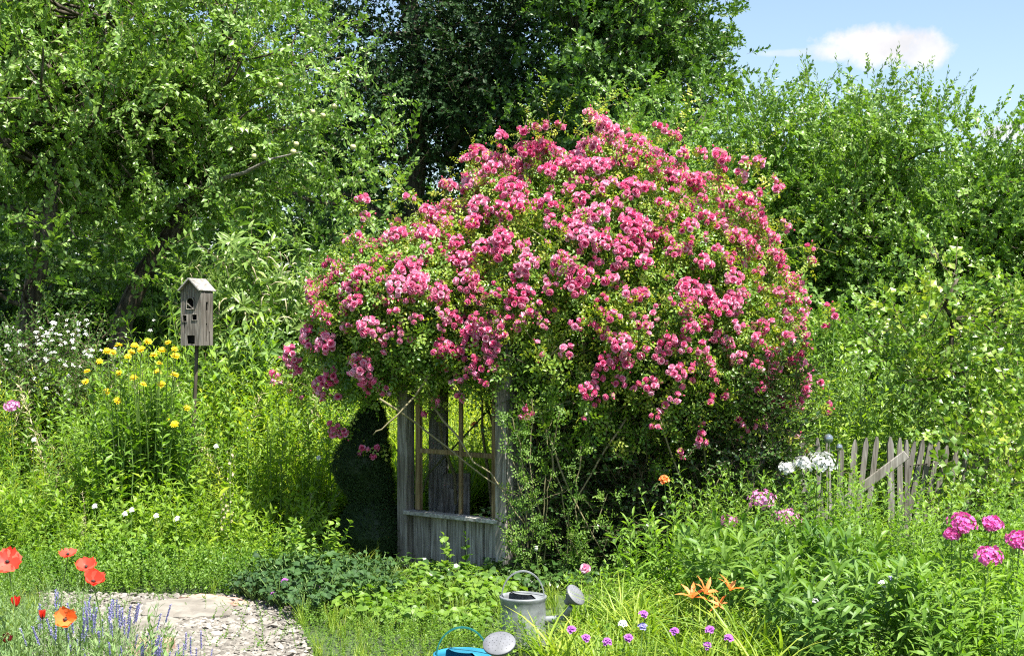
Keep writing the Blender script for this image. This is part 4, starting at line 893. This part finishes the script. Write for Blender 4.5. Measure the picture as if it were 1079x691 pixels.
# ------------------------------------------------------------------ flowering plants
def stem_to(g,base,top,rad=.003,bend=None,rr=rr): tube(g,curve(base,top,(rr.normal(0,.02),rr.normal(0,.02),0) if bend is None else bend,6),np.linspace(rad*1.3,rad,6),5,1,.5,False)
def daisy(rr,s=.031,m=0):
    g=G(); n=12
    for i in range(n): g.put(petal(s*rr.uniform(.85,1.1),s*.42,-.05,m,rr.random(),.5,.5),RZ(i/n*2*PI)@RX(rr.normal(.1,.12)))
    for i in range(n): g.put(petal(s*.8,s*.35,.1,m,rr.random(),.5,.5),RZ((i+.5)/n*2*PI)@RX(rr.normal(.3,.12)),(0,0,.003))
    lathe(g,[(s*.28,0),(s*.3,.004),(s*.2,.010),(.0005,.012)],9,m=1); return g
DAISY=[mesh_from('flower_head',daisy(np.random.default_rng(800+i)),[M_yellow,M_gold]) for i in range(3)]
FY=[(113,370),(119,371),(125,364),(139,371),(142,364),(156,360),(171,369),(184,368),(185,375),(168,383),(166,392),(184,395),(170,405),(151,405),(141,398),(126,393),(105,381),(92,391),(90,402),(113,413),(124,422),(197,430),(184,447),(178,440),(135,376),(149,368),(162,374),(177,361)]
fs=thing('false_sunflower','clump of tall false sunflowers with two dozen yellow daisies, left of the birdhouse','false sunflower',(gx(145,10.0),10.0,0))
g=G()
for (a,b) in FY:
    dd=9.8+rr.uniform(-.15,.25); p=at(a,b,dd); base=np.array([gx(145,10)+.55*(p[0]-gx(145,10)),10+rr.normal(0,.08),0])
    o=link('flower_head',DAISY[rr.integers(3)],fs); M=orient(np.array([rr.normal(.15,.25),-.55+rr.normal(0,.2),.8])); o.matrix_local=Matrix.Translation(Vector(p-np.array(fs.location)))@Matrix([list(q) for q in M*rr.uniform(.85,1.15)]).to_4x4()
    stem_to(g,base,p-[0,0,.004],.003)
n=150; P=np.c_[gx(145,10)+rr.normal(0,.22,n),10.02+rr.normal(0,.16,n),np.zeros(n)]; hh=np.clip(1.38-1.1*abs(P[:,0]-gx(150,10)),.7,1.4)*rr.uniform(.75,1.0,n)
scatter(g,T_herbw,P,np.c_[rr.normal(0,.10,n)+(P[:,0]-gx(145,10))*.4,rr.normal(0,.08,n),np.ones(n)],hh,rr)
obj('foliage',g,[M_herb3,M_stem],fs)
# mullein / hollyhock stalk
def stalk_plant(name,label,cat,pts,d,mat,heads,leafm,seed,group=None,leafy=8,hm=None):
    q=np.random.default_rng(seed); base=np.array([gx(pts[0],d),d,0]); top=at(pts[1],pts[2],d); t=thing(name,label,cat,base,group); g=G(); stem_to(g,base,top,.004,rr=q)
    if leafy:
        for i in range(leafy):
            f=.15+.6*i/leafy; scatter(g,many(1,lambda z:leaf(.14,.04,.25,.5,.45,3,.5),seed),[base*(1-f)+top*f],np.array([(q.normal(0,.2),q.normal(0,.2),1)]),[1],q)
    obj('leafy_stem',g,[leafm,M_stem],t); return t,base,top
for (x0,x1,y1,lb,zl) in ((246,243,470,'tall pale flowering spire in the left bed, level with the birdhouse pole',.6),(233,236,520,'short bleached seed spire left of the tall pale spire',.25)):
    t,b_,tp=stalk_plant('mullein',lb,'mullein',(x0,x1,y1),9.3,None,None,M_herb2,75+x0)
    g=G(); q=np.random.default_rng(x0); zz=np.linspace(0,1,34); P=[tp-[0,0,zl*k]+np.array([.018*math.cos(k*60),.018*math.sin(k*60),0]) for k in zz]; scatter(g,many(3,lambda z:floret(z,.014),76),P,np.array([(math.cos(k*60),math.sin(k*60),.2) for k in zz]),q.uniform(.4,.9,34),q); obj('blossoms',g,[M_straw],t)
# tall leafy spires behind the topiary
# little white marguerites
MW_=[mesh_from('flower_head',umbel(np.random.default_rng(810+i),8,.015,.008),[M_white,M_stem]) for i in range(2)]
for k,(a,b,lb) in enumerate(((100,533,'small white flower at the left of the herb bed'),(132,541,'pair of white flowers in the middle of the herb bed, left one'),(139,537,'pair of white flowers in the middle of the herb bed, right one'),(165,543,'single white flower right of the white pair'),(36,463,'white flower high at the left of the bed'),(177,476,'white flower below the yellow daisies'),(187,546,'tiny white flower left of the pale spire'),(228,470,'white flower just left of the top of the tall spire'),(262,452,'white flower beside the dark gap left of the topiary'),(336,482,'white flower close to the left side of the topiary'),(170,473,'white flower under the yellow daisies, further left'),(122,468,'white flower left under the yellow daisies'))):
    d=9.15+max(0,(545-b))*.012; p=at(a,b,d); t=thing('white_flower',lb,'wildflower',(p[0],d,0),'small white wildflowers in the left bed'); o=link('flower_head',MW_[k%2],t,(0,0,p[2])); o.rotation_euler=(R(50),0,0); g=G(); stem_to(g,(p[0],d,0),p,.002); obj('stem',g,[M_stem,M_stem],t)
# poppies
def poppy(q,s=.045,open_=.5,m=0):
    g=G()
    for i in range(6):
        a=i/6*2*PI+(i%2)*.2; pt=G(); n=7; V=[];f=[]
        for j,t_ in enumerate(np.linspace(0,1,5)):
            for k in range(n):
                u=(k/(n-1)-.5)*2; w=s*(.12+1.0*math.sin(min(t_,.85)/.85*PI/2))*.85; x=u*w; y=s*t_*(1-.22*u*u)*(1+(q.normal(0,.035) if j==4 else 0)); zc=open_*s*(t_**1.3)+.35*abs(u)**2*s*.5*t_+.16*s*t_*math.sin(k*2.6+i*2+j)*t_+q.normal(0,.03)*s*t_
                V.append((x,y*math.cos(open_*.6),zc))
        f=[(j*n+k,j*n+k+1,(j+1)*n+k+1,(j+1)*n+k) for j in range(4) for k in range(n-1)]
        g.put(pt.add(V,f,m,q.random()),RZ(a),(0,0,.002*(i%2)))
    lathe(g,[(.0005,0),(.004,.003),(.006,.008),(.0055,.012),(.0005,.013)],8,m=2,r=.9)
    for i in range(18):
        a=q.uniform(0,6.28); tube(g,[(0,0,.003),(.010*math.cos(a),.010*math.sin(a),.009)],.0008,3,2,.1,False)
    return g
PL=[(8,592,.058,.25,(0.15,-.75,.6),'p','largest red poppy, cut by the left edge of the photo'),(72,585,.040,.35,(-.05,-.35,1),'p','red poppy highest of the group of three, seen from the side'),(91,598,.045,.5,(.1,-.55,.8),'p','red poppy in the middle of the group of three'),(98,613,.046,.8,(.35,-.55,.75),'p','lowest red poppy of the group of three, half closed'),(69,653,.047,.8,(.2,-.8,.5),'o','orange poppy low at the left edge of the gravel'),(17,639,.024,2.0,(0,-.2,1),'p','small folded dark red poppy below the largest one'),(45,652,.018,2.4,(0,-.2,1),'p','tiny red poppy bud left of the orange poppy'),(7,676,.026,1.2,(.2,-.5,.9),'d','dark red flower in the lower left corner')]
M_darkred=leafmat('dark_red_petal',[c(.12,.01,.02),c(.25,.02,.03)],rough=.5,trans=.3)
T_pl=many(4,lambda q:sprig(q,22,.42,.06,.014,ang=50,mode='spi',curl=.2,bend=.1,stemr=.002),820)
for k,(a,b,s,op,di,kd,lb) in enumerate(PL):
    d=5.35+.12*((k*3)%4); p=at(a,b,d); base=np.array([p[0]+rr.normal(0,.03),d+.03,0]); t=thing('poppy',lb,'poppy',base,'poppies at the lower left')
    g=G(); g.put(poppy(np.random.default_rng(830+k),s*.80,op),orient(np.array(di)),p); obj('flower',g,[{'p':M_poppy,'o':M_orange,'d':M_darkred}[kd],M_stem,M_eye],t,smooth=True)
    g=G(); stem_to(g,base,p,.0022); obj('stem',g,[M_stem,M_stem],t)
r_=np.random.default_rng(84)
def msk(x,y): return x>-.85-(y-5)*.32+.08*np.sin(y*9)
field('poppy_foliage','grey green ferny leaves around the poppies in the lower left corner','foliage',[(-3.0,4.6),(-1.30,4.6),(-1.52,6.2),(-1.9,7.1),(-2.6,8.2),(-3.9,7.9)],250,T_pl,lambda x,y:1.0+.25*nz2(x,y,4,3)-.28*np.clip(y-5.2,0,2),[M_poppyl,M_stem],85,jit=.25,z=.0)
# lavender
def lavstem(q):
    g=G(); h=.42; P=curve((0,0,0),(q.normal(0,.03),q.normal(0,.03),h),(q.normal(0,.02),0,0),6); tube(g,P,.0012,3,1,.5,False)
    for i in range(22):
        z=.80+.2*i/22; p=P[-1]*z; a=i*2.4; g.put(petal(.010,.008,.3,0,q.random()),RZ(a)@RX(.7),p)
    for i in range(8):
        lf=leaf(.045,.005,.2,.1,.5,2,q.random(),2); g.put(lf,RZ(i*2.4)@RX(1.0),P[0]*.5+[0,0,.03+.02*i])
    return g
T_lav=many(5,lavstem,860)
for k,(a,d,n,w,lb) in enumerate(((88,5.9,26,.13,'lavender clump behind the orange poppy'),(122,6.1,30,.13,'largest lavender clump left of the little brick block'),(148,5.55,22,.10,'lavender clump lowest, in front of the brick block'),(193,5.7,26,.10,'lavender clump right of the brick block'),(60,6.3,16,.12,'sparse lavender behind the group of poppies'),(222,5.55,14,.08,'small lavender tuft farthest right on the gravel'))):
    q=np.random.default_rng(870+k); x=gx(a,d); t=thing('lavender',lb,'lavender',(x,d,0),'lavender clumps along the gravel path'); g=G(); P=np.c_[x+q.normal(0,w*.45,n),d+q.normal(0,.08,n),np.zeros(n)]
    hs_=[.98,.95,.85,.80,.9,.68][k]; scatter(g,T_lav,P,np.c_[(P[:,0]-x)*2.2+q.normal(0,.1,n),q.normal(0,.15,n),np.ones(n)],q.uniform(.75,1.1,n)*hs_,q); obj('stems',g,[M_lav,M_lavl,M_lavl],t)
# phlox
def phead(q,Rr=.05,n=30,s=.014):
    g=G()
    for i in range(n):
        ph=math.acos(1-(i+.5)/n*1.1); a=i*2.4; d=np.array([math.sin(ph)*math.cos(a),math.sin(ph)*math.sin(a),math.cos(ph)]); x=np.cross([.1,.9,.2],d); x/=np.linalg.norm(x)
        g.put(floret(q,s*q.uniform(.8,1.35)),np.stack([x,np.cross(d,x),d],1),d*Rr*q.uniform(.6,1.3)*[1.15,1.15,.65]); tube(g,[(0,0,-Rr),d*Rr*.85*np.array([1,1,.8])],.0011,3,1,.5,False)
    return g
PHL=[('phlox','pale pink phlox head, largest one between rose and fence',803,527,26,8.3,'k'),('phlox','pale pink phlox head right of and below the largest pale one',829,546,24,8.2,'k'),('phlox','small pale pink phlox head farthest left of the pale ones',768,549,13,8.2,'k'),
('phlox','magenta phlox head, highest at the right',1014,552,26,6.9,'m'),('phlox','small magenta phlox head between the highest one and the right edge',1045,552,18,6.9,'m'),('phlox','magenta phlox head lowest and nearest, in the pale green leaves',1042,586,25,6.5,'m'),('phlox','magenta phlox head cut by the right edge of the photo',1074,570,22,6.6,'m'),('phlox','small magenta phlox head left under the highest one',1003,563,14,6.9,'m'),
('phlox','brightest white phlox head in front of the fence pickets',866,488,27,8.7,'w'),('phlox','small white phlox head left of the brightest white one',845,488,15,8.7,'w'),('phlox','pale white phlox head nearest to the rose',829,493,14,8.7,'w'),('phlox','tiny pink phlox head at the far left edge of the photo in the herbs',12,428,14,10.2,'k')]
for k,(nm,lb,a,b,s,d,kd) in enumerate(PHL):
    q=np.random.default_rng(880+k); p=at(a,b,d); base=np.array([p[0]+q.normal(0,.03),d+.05,0]); Rr=s*.43*d/F; t=thing(nm,lb,'phlox',base,{'k':'pale pink phlox','m':'magenta phlox','w':'white phlox'}[kd])
    g=G(); g.put(phead(q,Rr,int(24+Rr*560)),orient(np.array([0,-.45,.9])),p); obj('flower_head',g,[{'k':M_pink,'m':M_mag,'w':M_white}[kd],M_stem],t)
    g=G(); stem_to(g,base,p-[0,0,Rr*.6],.0035); h=p[2]; scatter(g,T_herbw if kd!='m' else T_lance,[base],np.array([(p-base)/h]),[h*.93 if kd!='m' else h*1.5],q); obj('stem',g,[M_phlox,M_stem],t)
# peonies and other leafy clumps
def clump(name,label,cat,px,d,w,hpx,tpls,n,mats,seed,group=None,sp=.5,depth=.25,sc0=1.0):
    q=np.random.default_rng(seed); x=gx(px,d); h=gz(hpx,d); t=thing(name,label,cat,(x,d,0),group); g=G(); wm=w*d/F/2
    P=np.c_[x+q.uniform(-1,1,n)*wm*.6,d+q.uniform(-1,1,n)*depth,np.zeros(n)]; D=np.c_[(P[:,0]-x)/wm*sp+q.normal(0,.08,n),(P[:,1]-d)/depth*sp*.5+q.normal(0,.1,n),np.ones(n)]
    scatter(g,tpls,P,D,h*sc0*q.uniform(.75,1.05,n),q,rollsd=3); obj('foliage',g,mats,t); return t
T_l1=many(6,lambda r:sprig(r,20,1.0,.26,.060,ang=60,mode='opp',curl=.45,seg=3,taper=.4,start=.15,bend=.05,stemr=.006),900)
T_pe=many(6,lambda r:sprig(r,26,1.0,.24,.062,ang=52,mode='spi',curl=.5,seg=3,taper=.2,start=.25,bend=.1,stemr=.008),910)
clump('bergamot_clump','upright clump with big pale lance leaves right of the watering can','perennial',697,7.9,95,545,T_l1,16,[M_phlox,M_stem],92,sp=.25,depth=.18)
pe1=clump('peony_bush','wide glossy peony bush with narrow leaves in front of the picket fence','peony',820,7.4,190,556,T_pe,60,[M_peony,M_stem],93,sp=.75,depth=.35)
clump('peony_bush','nearer glossy peony bush cut by the bottom edge right of the orange lilies','peony',885,6.6,200,590,T_pe,58,[M_peony,M_stem],94,sp=.75,depth=.3)
clump('peony_bush','small peony bush between the pale lance leaves and the white phlox','peony',770,8.3,110,560,T_pe,34,[M_peony,M_stem],95,sp=.7,depth=.25)
clump('phlox_clump','bright yellow green phlox leaves filling the lower right corner','perennial',1035,6.25,190,612,T_l1,52,[M_phlox,M_stem],96,sp=.5,depth=.3)
clump('phlox_clump','taller leafy phlox under the magenta heads','perennial',1045,6.85,170,592,T_l1,34,[M_phlox,M_stem],97,sp=.3,depth=.2)
clump('phlox_clump','leafy clump in front of the leaning end of the fence','perennial',925,8.2,130,535,T_herbw,34,[M_herb,M_stem],98,sp=.4,depth=.25)
clump('phlox_clump','leafy clump carrying the pale pink heads','perennial',815,8.35,110,545,T_herbw,34,[M_herb3,M_stem],99,sp=.3,depth=.2)
clump('euphorbia','yellow green rounded leafy plant between ivy and pale phlox','perennial',752,8.75,60,515,T_herbw,24,[M_hazel,M_stem],101,sp=.4,depth=.15)
clump('currant_bush','small currant bush with lobed leaves left of the topiary foot','currant bush',322,8.9,70,548,many(4,lambda r:sprig(r,16,1,.16,.15,ang=60,mode='spi',curl=.35,seg=3,bend=.1,stemr=.008,wide=.55),920),16,[M_broad,M_stem],102,sp=.5,depth=.15)
clump('grapevine_seedling','young vine with yellow green leaves climbing in front of the planks','vine',482,8.85,36,562,many(4,lambda r:sprig(r,9,1,.22,.21,ang=60,mode='spi',curl=.35,seg=3,bend=.1,stemr=.008,wide=.55),930),4,[M_broad,M_stem],103,sp=.2,depth=.05)
for k,(a,b,lb) in enumerate(((290,395,'tall leafy stalk behind, left of the hanging roses'),(270,420,'leafy stalk behind the tall pale spire'),(312,440,'leafy stalk close left of the topiary'),(335,425,'leafy stalk between the hanging roses and the topiary'),(252,440,'leafy stalk just right of the birdhouse pole'))):
    clump('tall_perennial',lb,'perennial',a,10.0+.1*k,34,b,T_herbw,7,[M_herb,M_stem],110+k,'tall leafy stalks left of the topiary',sp=.12,depth=.1)
# day lilies
def lily(q,s=.06):
    g=G()
    for i in range(6): g.put(leaf(s,s*.26,.2,.55,.5,3,.4+.6*q.random(),0),RZ(i/6*2*PI+q.normal(0,.15))@RX(.95+q.normal(0,.15)))
    return g
for k,(a,b,di,lb) in enumerate(((729,630,(.1,-.3,1),'orange day lily, left and darkest'),(742,625,(.5,-.3,.8),'orange day lily in the middle, leaning right'),(769,622,(.25,-.1,1),'slim yellow orange day lily, right and most upright'),(758,638,(-.3,-.5,.8),'wilting rusty day lily low between the others'))):
    q=np.random.default_rng(940+k); d=6.6; p=at(a,b,d); t=thing('day_lily',lb,'day lily',(p[0],d+.03,0),'orange day lilies'); g=G(); g.put(lily(q,.085 if k!=3 else .06),orient(np.array(di)),p); obj('flower',g,[M_orange,M_stem],t); g=G(); stem_to(g,(p[0],d+.03,0),p,.003); obj('stem',g,[M_stem,M_stem],t)
# small purple, white and single flowers along the lower edge
SM=[(602,663,'u'),(617,672,'u'),(656,657,'w'),(678,647,'u'),(662,672,'u'),(711,665,'u'),(748,663,'u'),(768,672,'u'),(640,676,'u'),(677,660,'b'),(745,680,'u'),(617,600,'r'),(941,609,'b'),(300,612,'u'),(333,618,'u'),(288,626,'u'),(930,615,'w'),(500,448,'o'),(857,632,'w'),(700,505,'o')]
where={(602,663):'purple flower lowest beside the zinc can',(617,672):'purple flower right of and below the one beside the can',(656,657):'ragged pale flower among the strap leaves',(678,647):'purple flower highest among the strap leaves',(662,672):'purple flower below the ragged pale one',(711,665):'large purple flower below the first orange lily',(748,663):'purple flower under the orange lilies',(768,672):'purple flower right under the slim orange lily',(640,676):'purple flower at the bottom edge, middle',(677,660):'pale blue flower under the highest purple one',(745,680):'purple flower touching the bottom edge under the lilies',(617,600):'single dusky pink rose bloom above the can spout',(941,609):'pale violet blue flower alone in the peony leaves',(300,612):'dim purple flower in the dark carpet, left of centre',(333,618):'dim purple flower nearest to the topiary foot',(288,626):'dim purple flower at the edge of the gravel',(930,615):'creamy wilted flower beside the violet blue one',(500,448):'orange flower seen through the window frame',(857,632):'creamy spent bloom in the near peony bush',(700,505):'pale orange bloom in front of the dark ivy'}
for k,(a,b,kd) in enumerate(SM):
    q=np.random.default_rng(960+k); d=8.0 if b<640 and a<400 else (6.15 if b>635 else 6.6 if b>600 else 8.6)
    if (a,b)==(500,448): d=11.0
    if (a,b) in ((617,600),): d=7.6
    p=at(a,b,d); t=thing('wildflower' if kd!='r' else 'single_rose',where[(a,b)],'flower',(p[0],d+.02,0),'small flowers along the lower edge' if kd=='u' and a>500 else None)
    g=G(); mt={'u':M_purple,'w':M_white,'b':M_lav,'r':M_rose,'o':M_orange}[kd]
    if kd=='r': g.put(pompon(q,.034),orient(np.array([-.2,-.7,.6])),p)
    else: g.put(umbel(q,10,.015 if kd!='o' else .026,.010 if kd!='o' else .014,.8),orient(np.array([0,-.6,.8])),p)
    obj('flower_head',g,[mt,M_stem],t); g=G(); stem_to(g,(p[0],d+.02,0),p,.002); obj('stem',g,[M_stem,M_stem],t)
# poppy seed head
p=at(565,578,7.25); t=thing('poppy_seed_head','pale poppy seed capsule on a thin bare stalk above the zinc can','seed head',(gx(568,7.25),7.25,0)); g=G(); lathe(g,[(.0005,-.012),(.007,-.008),(.010,0),(.009,.008),(.004,.011),(.010,.013),(.009,.015),(.0005,.016)],10,c=p); obj('capsule',g,M_seed,t,smooth=True); g=G(); stem_to(g,(gx(568,7.25),7.25,0),p-[0,0,.01],.0018,(.01,0,0)); obj('stem',g,[M_stem,M_stem],t)
for k,(a,b,lb) in enumerate(((700,525,'left round green seed head before the dark ivy'),(709,533,'middle round green seed head before the dark ivy'),(726,534,'right round green seed head before the dark ivy'))):
    p=at(a,b,8.2); t=thing('globe_thistle',lb,'seed head',(p[0],8.2,0),'round green seed heads'); g=G(); th=np.linspace(-PI/2,PI/2,7); lathe(g,[(.017*math.cos(z)+1e-4,.017*math.sin(z)) for z in th],10,c=p); obj('head',g,M_broad,t); g=G(); stem_to(g,(p[0],8.2,0),p,.002); obj('stem',g,[M_stem,M_stem],t)

# ------------------------------------------------------------------ watering cans, stones
def can(name,label,cat,c0,body_r,H,mb,mh,mr,hoop_r,hoop_h,spout,rose_c,rose_n,rose_r,hoop_w=.02,inside=M_zinc_d,hoop_x=0):
    c0=np.array([*c0,0.]); t=thing(name,label,cat,c0); g=G()
    lathe(g,[(.0005,.004),(body_r*.98,.004),(body_r,.012),(body_r*.98,.03),(body_r*.93,H*.6),(body_r*.90,H-.03),(body_r*.93,H-.02),(body_r*.96,H-.008),(body_r*.96,H),(body_r*.90,H+.002),(body_r*.88,H-.02),(body_r*.86,H*.4),(.0005,H*.38)],36,c=c0); obj('body',g,mb,t,smooth=True)
    g=G(); th=np.linspace(0,PI,13); V=[];f=[]   # crescent cover over the rear half
    for k in th: V+=[(body_r*.89*math.cos(k),body_r*.89*math.sin(k),H-.002),(body_r*.55*math.cos(k),-body_r*.35*math.sin(k)*1.0,H+.016)]
    for k in range(12): f.append((2*k,2*k+2,2*k+3,2*k+1))
    V=np.array(V)@RZ(-.9).T+c0; g.add(V,f); g.add(V-[0,0,.002],[q[::-1] for q in f]); obj('cover',g,mb,t,smooth=True)
    th=np.linspace(-.25,PI+.25,21); P=np.array([(hoop_x+hoop_r*math.cos(k),0,H-.01+hoop_h*max(math.sin(k),-.25)) for k in th])+c0; V=[];f=[]
    for i,p in enumerate(P):
        tg=P[min(i+1,20)]-P[max(i-1,0)]; tg/=np.linalg.norm(tg); nn=np.cross(tg,[0,1,0]); 
        for sx,sy in ((-1,-1),(-1,1),(1,1),(1,-1)): V.append(p+nn*sx*.003+np.array([0,sy*hoop_w/2,0]))
    for i in range(20):
        for j in range(4): f.append((i*4+j,i*4+(j+1)%4,(i+1)*4+(j+1)%4,(i+1)*4+j))
    g=G().add(V,f+[(0,1,2,3),(80,83,82,81)]); obj('handle',g,mh,t)
    g=G(); S=np.array(spout); S=np.array([[np.interp(u,np.arange(len(S)),S[:,k]) for k in range(3)] for u in np.linspace(0,len(S)-1,15)]); 
    for _ in range(3): S[1:-1]=(S[:-2]+2*S[1:-1]+S[2:])/4
    tube(g,S,np.linspace(.022,.014,15),14); sp=obj('spout',g,mb,t,smooth=True)
    z=np.array(rose_n,float); z/=np.linalg.norm(z); x=np.cross([0,1,.1],z); x/=np.linalg.norm(x); M=np.stack([x,np.cross(z,x),z],1)
    g=G(); lathe(g,[(.014,-.075),(.018,-.06),(rose_r*.93,-.012),(rose_r,-.008),(rose_r,-.001)],30,c=rose_c,M=M); lathe(g,[(rose_r,0),(rose_r*.97,.0025),(rose_r*.6,.007),(.0005,.009)],30,c=rose_c,M=M); ro=obj('sprinkler_head',g,mr,t,smooth=True)
    g=G()
    for i in range(36):
        q=math.sqrt((i+.5)/36)*rose_r*.82; a=i*2.4; cc=np.array([q*math.cos(a),q*math.sin(a),.0088-.0055*(q/rose_r)**1.3]); v=[cc+np.array([.0016*math.cos(b),.0016*math.sin(b),.0012]) for b in np.arange(6)/6*2*PI]
        g.add(np.array(v)@M.T+rose_c,[(0,1,2,3),(0,3,4,5)])
    obj('holes',g,M_black,ro); return t
zc=(gx(551,7.1),7.1)
rc=at(607,626,7.0)
can('watering_can','galvanised zinc watering can with hoop handle and raised sprinkler, in the plants below the window','watering can',zc,.125,.25,M_zinc,M_zinc,M_zinch,.108,.135,[(zc[0]+.11,7.08,.13),at(590,652,7.05),at(597,648,7.03),rc-np.array([.03,.01,.06])],rc,(.62,-.42,.60),.058)
bc=(gx(487,5.75),5.75); rc2=at(526,677,5.6)
can('watering_can','blue watering can with green hoop handle, only its top showing at the bottom edge','watering can',bc,.125,.270,M_blue,M_teal,M_zinch,.105,.118,[(bc[0]+.09,5.68,.12),(bc[0]+.16,5.64,.13),(bc[0]+.18,5.63,.18),rc2-np.array([.0,-.02,.06])],rc2,(-.10,-.50,.86),.066,hoop_w=.012)
rr=np.random.default_rng(99)
def slab(name,label,pts,z0,z1,mat,cat='stone',seed=0):
    q=np.random.default_rng(seed); B=[]
    for i in range(len(pts)):
        for t_ in np.linspace(0,1,7)[:-1]: B.append(np.array(pts[i])*(1-t_)+np.array(pts[(i+1)%len(pts)])*t_+q.normal(0,.008,2))
    B=np.array(B); n=len(B); cc=B.mean(0); inn=cc+(B-cc)*.94; top=z1+q.normal(0,.0025,n)
    V=np.vstack([np.c_[B,np.full(n,z0)],np.c_[B,top-.012],np.c_[inn,top],[[*cc,z1+.003]]]); f=[]
    for i in range(n): j=(i+1)%n; f+=[(i,j,n+j,n+i),(n+i,n+j,2*n+j,2*n+i),(2*n+i,2*n+j,3*n,-1)]
    o=obj(name,G().add(V,f),mat); tag(o,label,cat); return o
def w2(px,py): d=EYE*F/(py-CY); return (gx(px,d),d)
slab('stone_slab','large pale stone slab across the gravel path, farther one',[w2(150,640),w2(205,634),w2(246,640),w2(243,652),w2(196,654),w2(150,652)],0,.035,M_stone,seed=1)
slab('stone_slab','flat narrow pale stone slab left in front of the larger slab',[w2(132,656),w2(160,653),w2(188,656),w2(182,663),w2(140,664)],0,.028,M_stone,seed=2)
slab('stone_slab','thin reddish stone edging behind the larger slab',[w2(185,633),w2(222,630),w2(262,637),w2(250,641)],0,.03,M_brick,seed=3)
bx=gx(159,6.85); slab('brick_block','little buff brick block with a straight front face at the bottom of the path',[(bx-.085,6.78),(bx+.085,6.78),(bx+.08,6.98),(bx-.08,6.98)],0,.07,M_brick,'brick',4)

clump('creeping_plant','low leafy tuft hiding the foot of the zinc watering can','perennial',548,6.86,62,652,T_herbw,30,[M_cover,M_stem],150,sp=.5,depth=.06)
# ------------------------------------------------------------------ camera, sky, sun
cam=bpy.data.cameras.new('camera'); co=bpy.data.objects.new('camera',cam); COL.objects.link(co); SC.camera=co
cam.sensor_width=36; cam.lens=F/1079*36; cam.clip_end=2000; cam.clip_start=.05; co.location=(0,0,EYE); co.rotation_euler=(R(90),0,0)
S=np.array([.36,-.38,1.10]); S/=np.linalg.norm(S); el=math.asin(S[2]); az=math.atan2(S[0],S[1])
sl=bpy.data.lights.new('sun','SUN'); so=bpy.data.objects.new('sun',sl); COL.objects.link(so); sl.energy=5.0; sl.angle=R(.53); sl.color=(1,.955,.88)
so.rotation_euler=Vector(tuple(S)).to_track_quat('Z','Y').to_euler()
w=bpy.data.worlds.new('World'); SC.world=w; w.use_nodes=True; t=w.node_tree; t.nodes.clear(); L=t.links
out=N(t,'ShaderNodeOutputWorld'); bg=N(t,'ShaderNodeBackground'); bg.inputs['Strength'].default_value=.078; L.new(bg.outputs[0],out.inputs[0])
sky=N(t,'ShaderNodeTexSky',sky_type='NISHITA'); sky.sun_disc=False; sky.sun_elevation=el; sky.sun_rotation=az; sky.air_density=1.0; sky.dust_density=1.0; sky.ozone_density=.6
tc=N(t,'ShaderNodeTexCoord'); sx=N(t,'ShaderNodeSeparateXYZ'); L.new(tc.outputs['Generated'],sx.inputs[0])
def mth(op,a,b=None,cl=False):
    n=N(t,'ShaderNodeMath',operation=op); n.use_clamp=cl
    for i,v in enumerate((a,b)):
        if v is None: continue
        if isinstance(v,(int,float)): n.inputs[i].default_value=v
        else: L.new(v,n.inputs[i])
    return n.outputs[0]
azm=mth('ARCTAN2',sx.outputs[0],sx.outputs[1]); elv=mth('ARCSINE',sx.outputs[2])
nz=N(t,'ShaderNodeTexNoise'); nz.inputs['Scale'].default_value=34; nz.inputs['Detail'].default_value=8; nz.inputs['Roughness'].default_value=.65; L.new(tc.outputs['Generated'],nz.inputs['Vector'])
mask=None
for (px,py,rx,ry,am) in ((928,50,62,24,1.0),(962,56,42,20,.9),(885,56,38,12,.75),(830,56,40,5,.35),(1062,140,36,9,.8),(160,135,60,38,.95),(75,30,70,40,.9),(1140,135,50,18,.9),(-40,150,70,40,.9),(1300,40,90,30,1),(-260,60,120,50,1)):
    a0=math.atan((px-CX)/F); e0=math.atan((CY-py)/F*math.cos(a0)); k=1/F
    u=mth('DIVIDE',mth('SUBTRACT',azm,a0),rx*k); v=mth('DIVIDE',mth('SUBTRACT',elv,e0),ry*k)
    q=mth('SUBTRACT',1.0,mth('SQRT',mth('ADD',mth('MULTIPLY',u,u),mth('MULTIPLY',v,v))))
    q=mth('ADD',q,mth('MULTIPLY',mth('SUBTRACT',nz.outputs['Fac'],.5),1.5))
    q=mth('MULTIPLY',mth('MULTIPLY',q,2.2,True),am)
    mask=q if mask is None else mth('MAXIMUM',mask,q)
mx=N(t,'ShaderNodeMix',data_type='RGBA'); L.new(mask,mx.inputs[0]); L.new(sky.outputs[0],mx.inputs['A'])
n3=N(t,'ShaderNodeTexNoise'); n3.inputs['Scale'].default_value=40; n3.inputs['Detail'].default_value=5; L.new(tc.outputs['Generated'],n3.inputs['Vector'])
cr=ramp(t,[(.35,(4.1,4.1,4.3)),(.65,(5.2,5.05,5.0))]); L.new(n3.outputs['Fac'],cr.inputs[0]); L.new(cr.outputs[0],mx.inputs['B']); L.new(mx.outputs['Result'],bg.inputs[0])
vs=SC.view_settings; vs.view_transform='Standard'; vs.look='None'; vs.gamma=1; vs.exposure=1.5
try: vs.use_curve_mapping=False
except Exception: pass
cy=SC.cycles; cy.use_denoising=False; cy.filter_width=1.15; cy.max_bounces=7; cy.diffuse_bounces=4; cy.glossy_bounces=2; cy.transmission_bounces=5; cy.transparent_max_bounces=4; cy.caustics_reflective=False; cy.caustics_refractive=False
for o in bpy.data.objects:       # things whose base stands at the origin of nothing need no flags; drop empty meshes
    if o.type=='MESH' and len(o.data.vertices)==0: bpy.data.objects.remove(o)
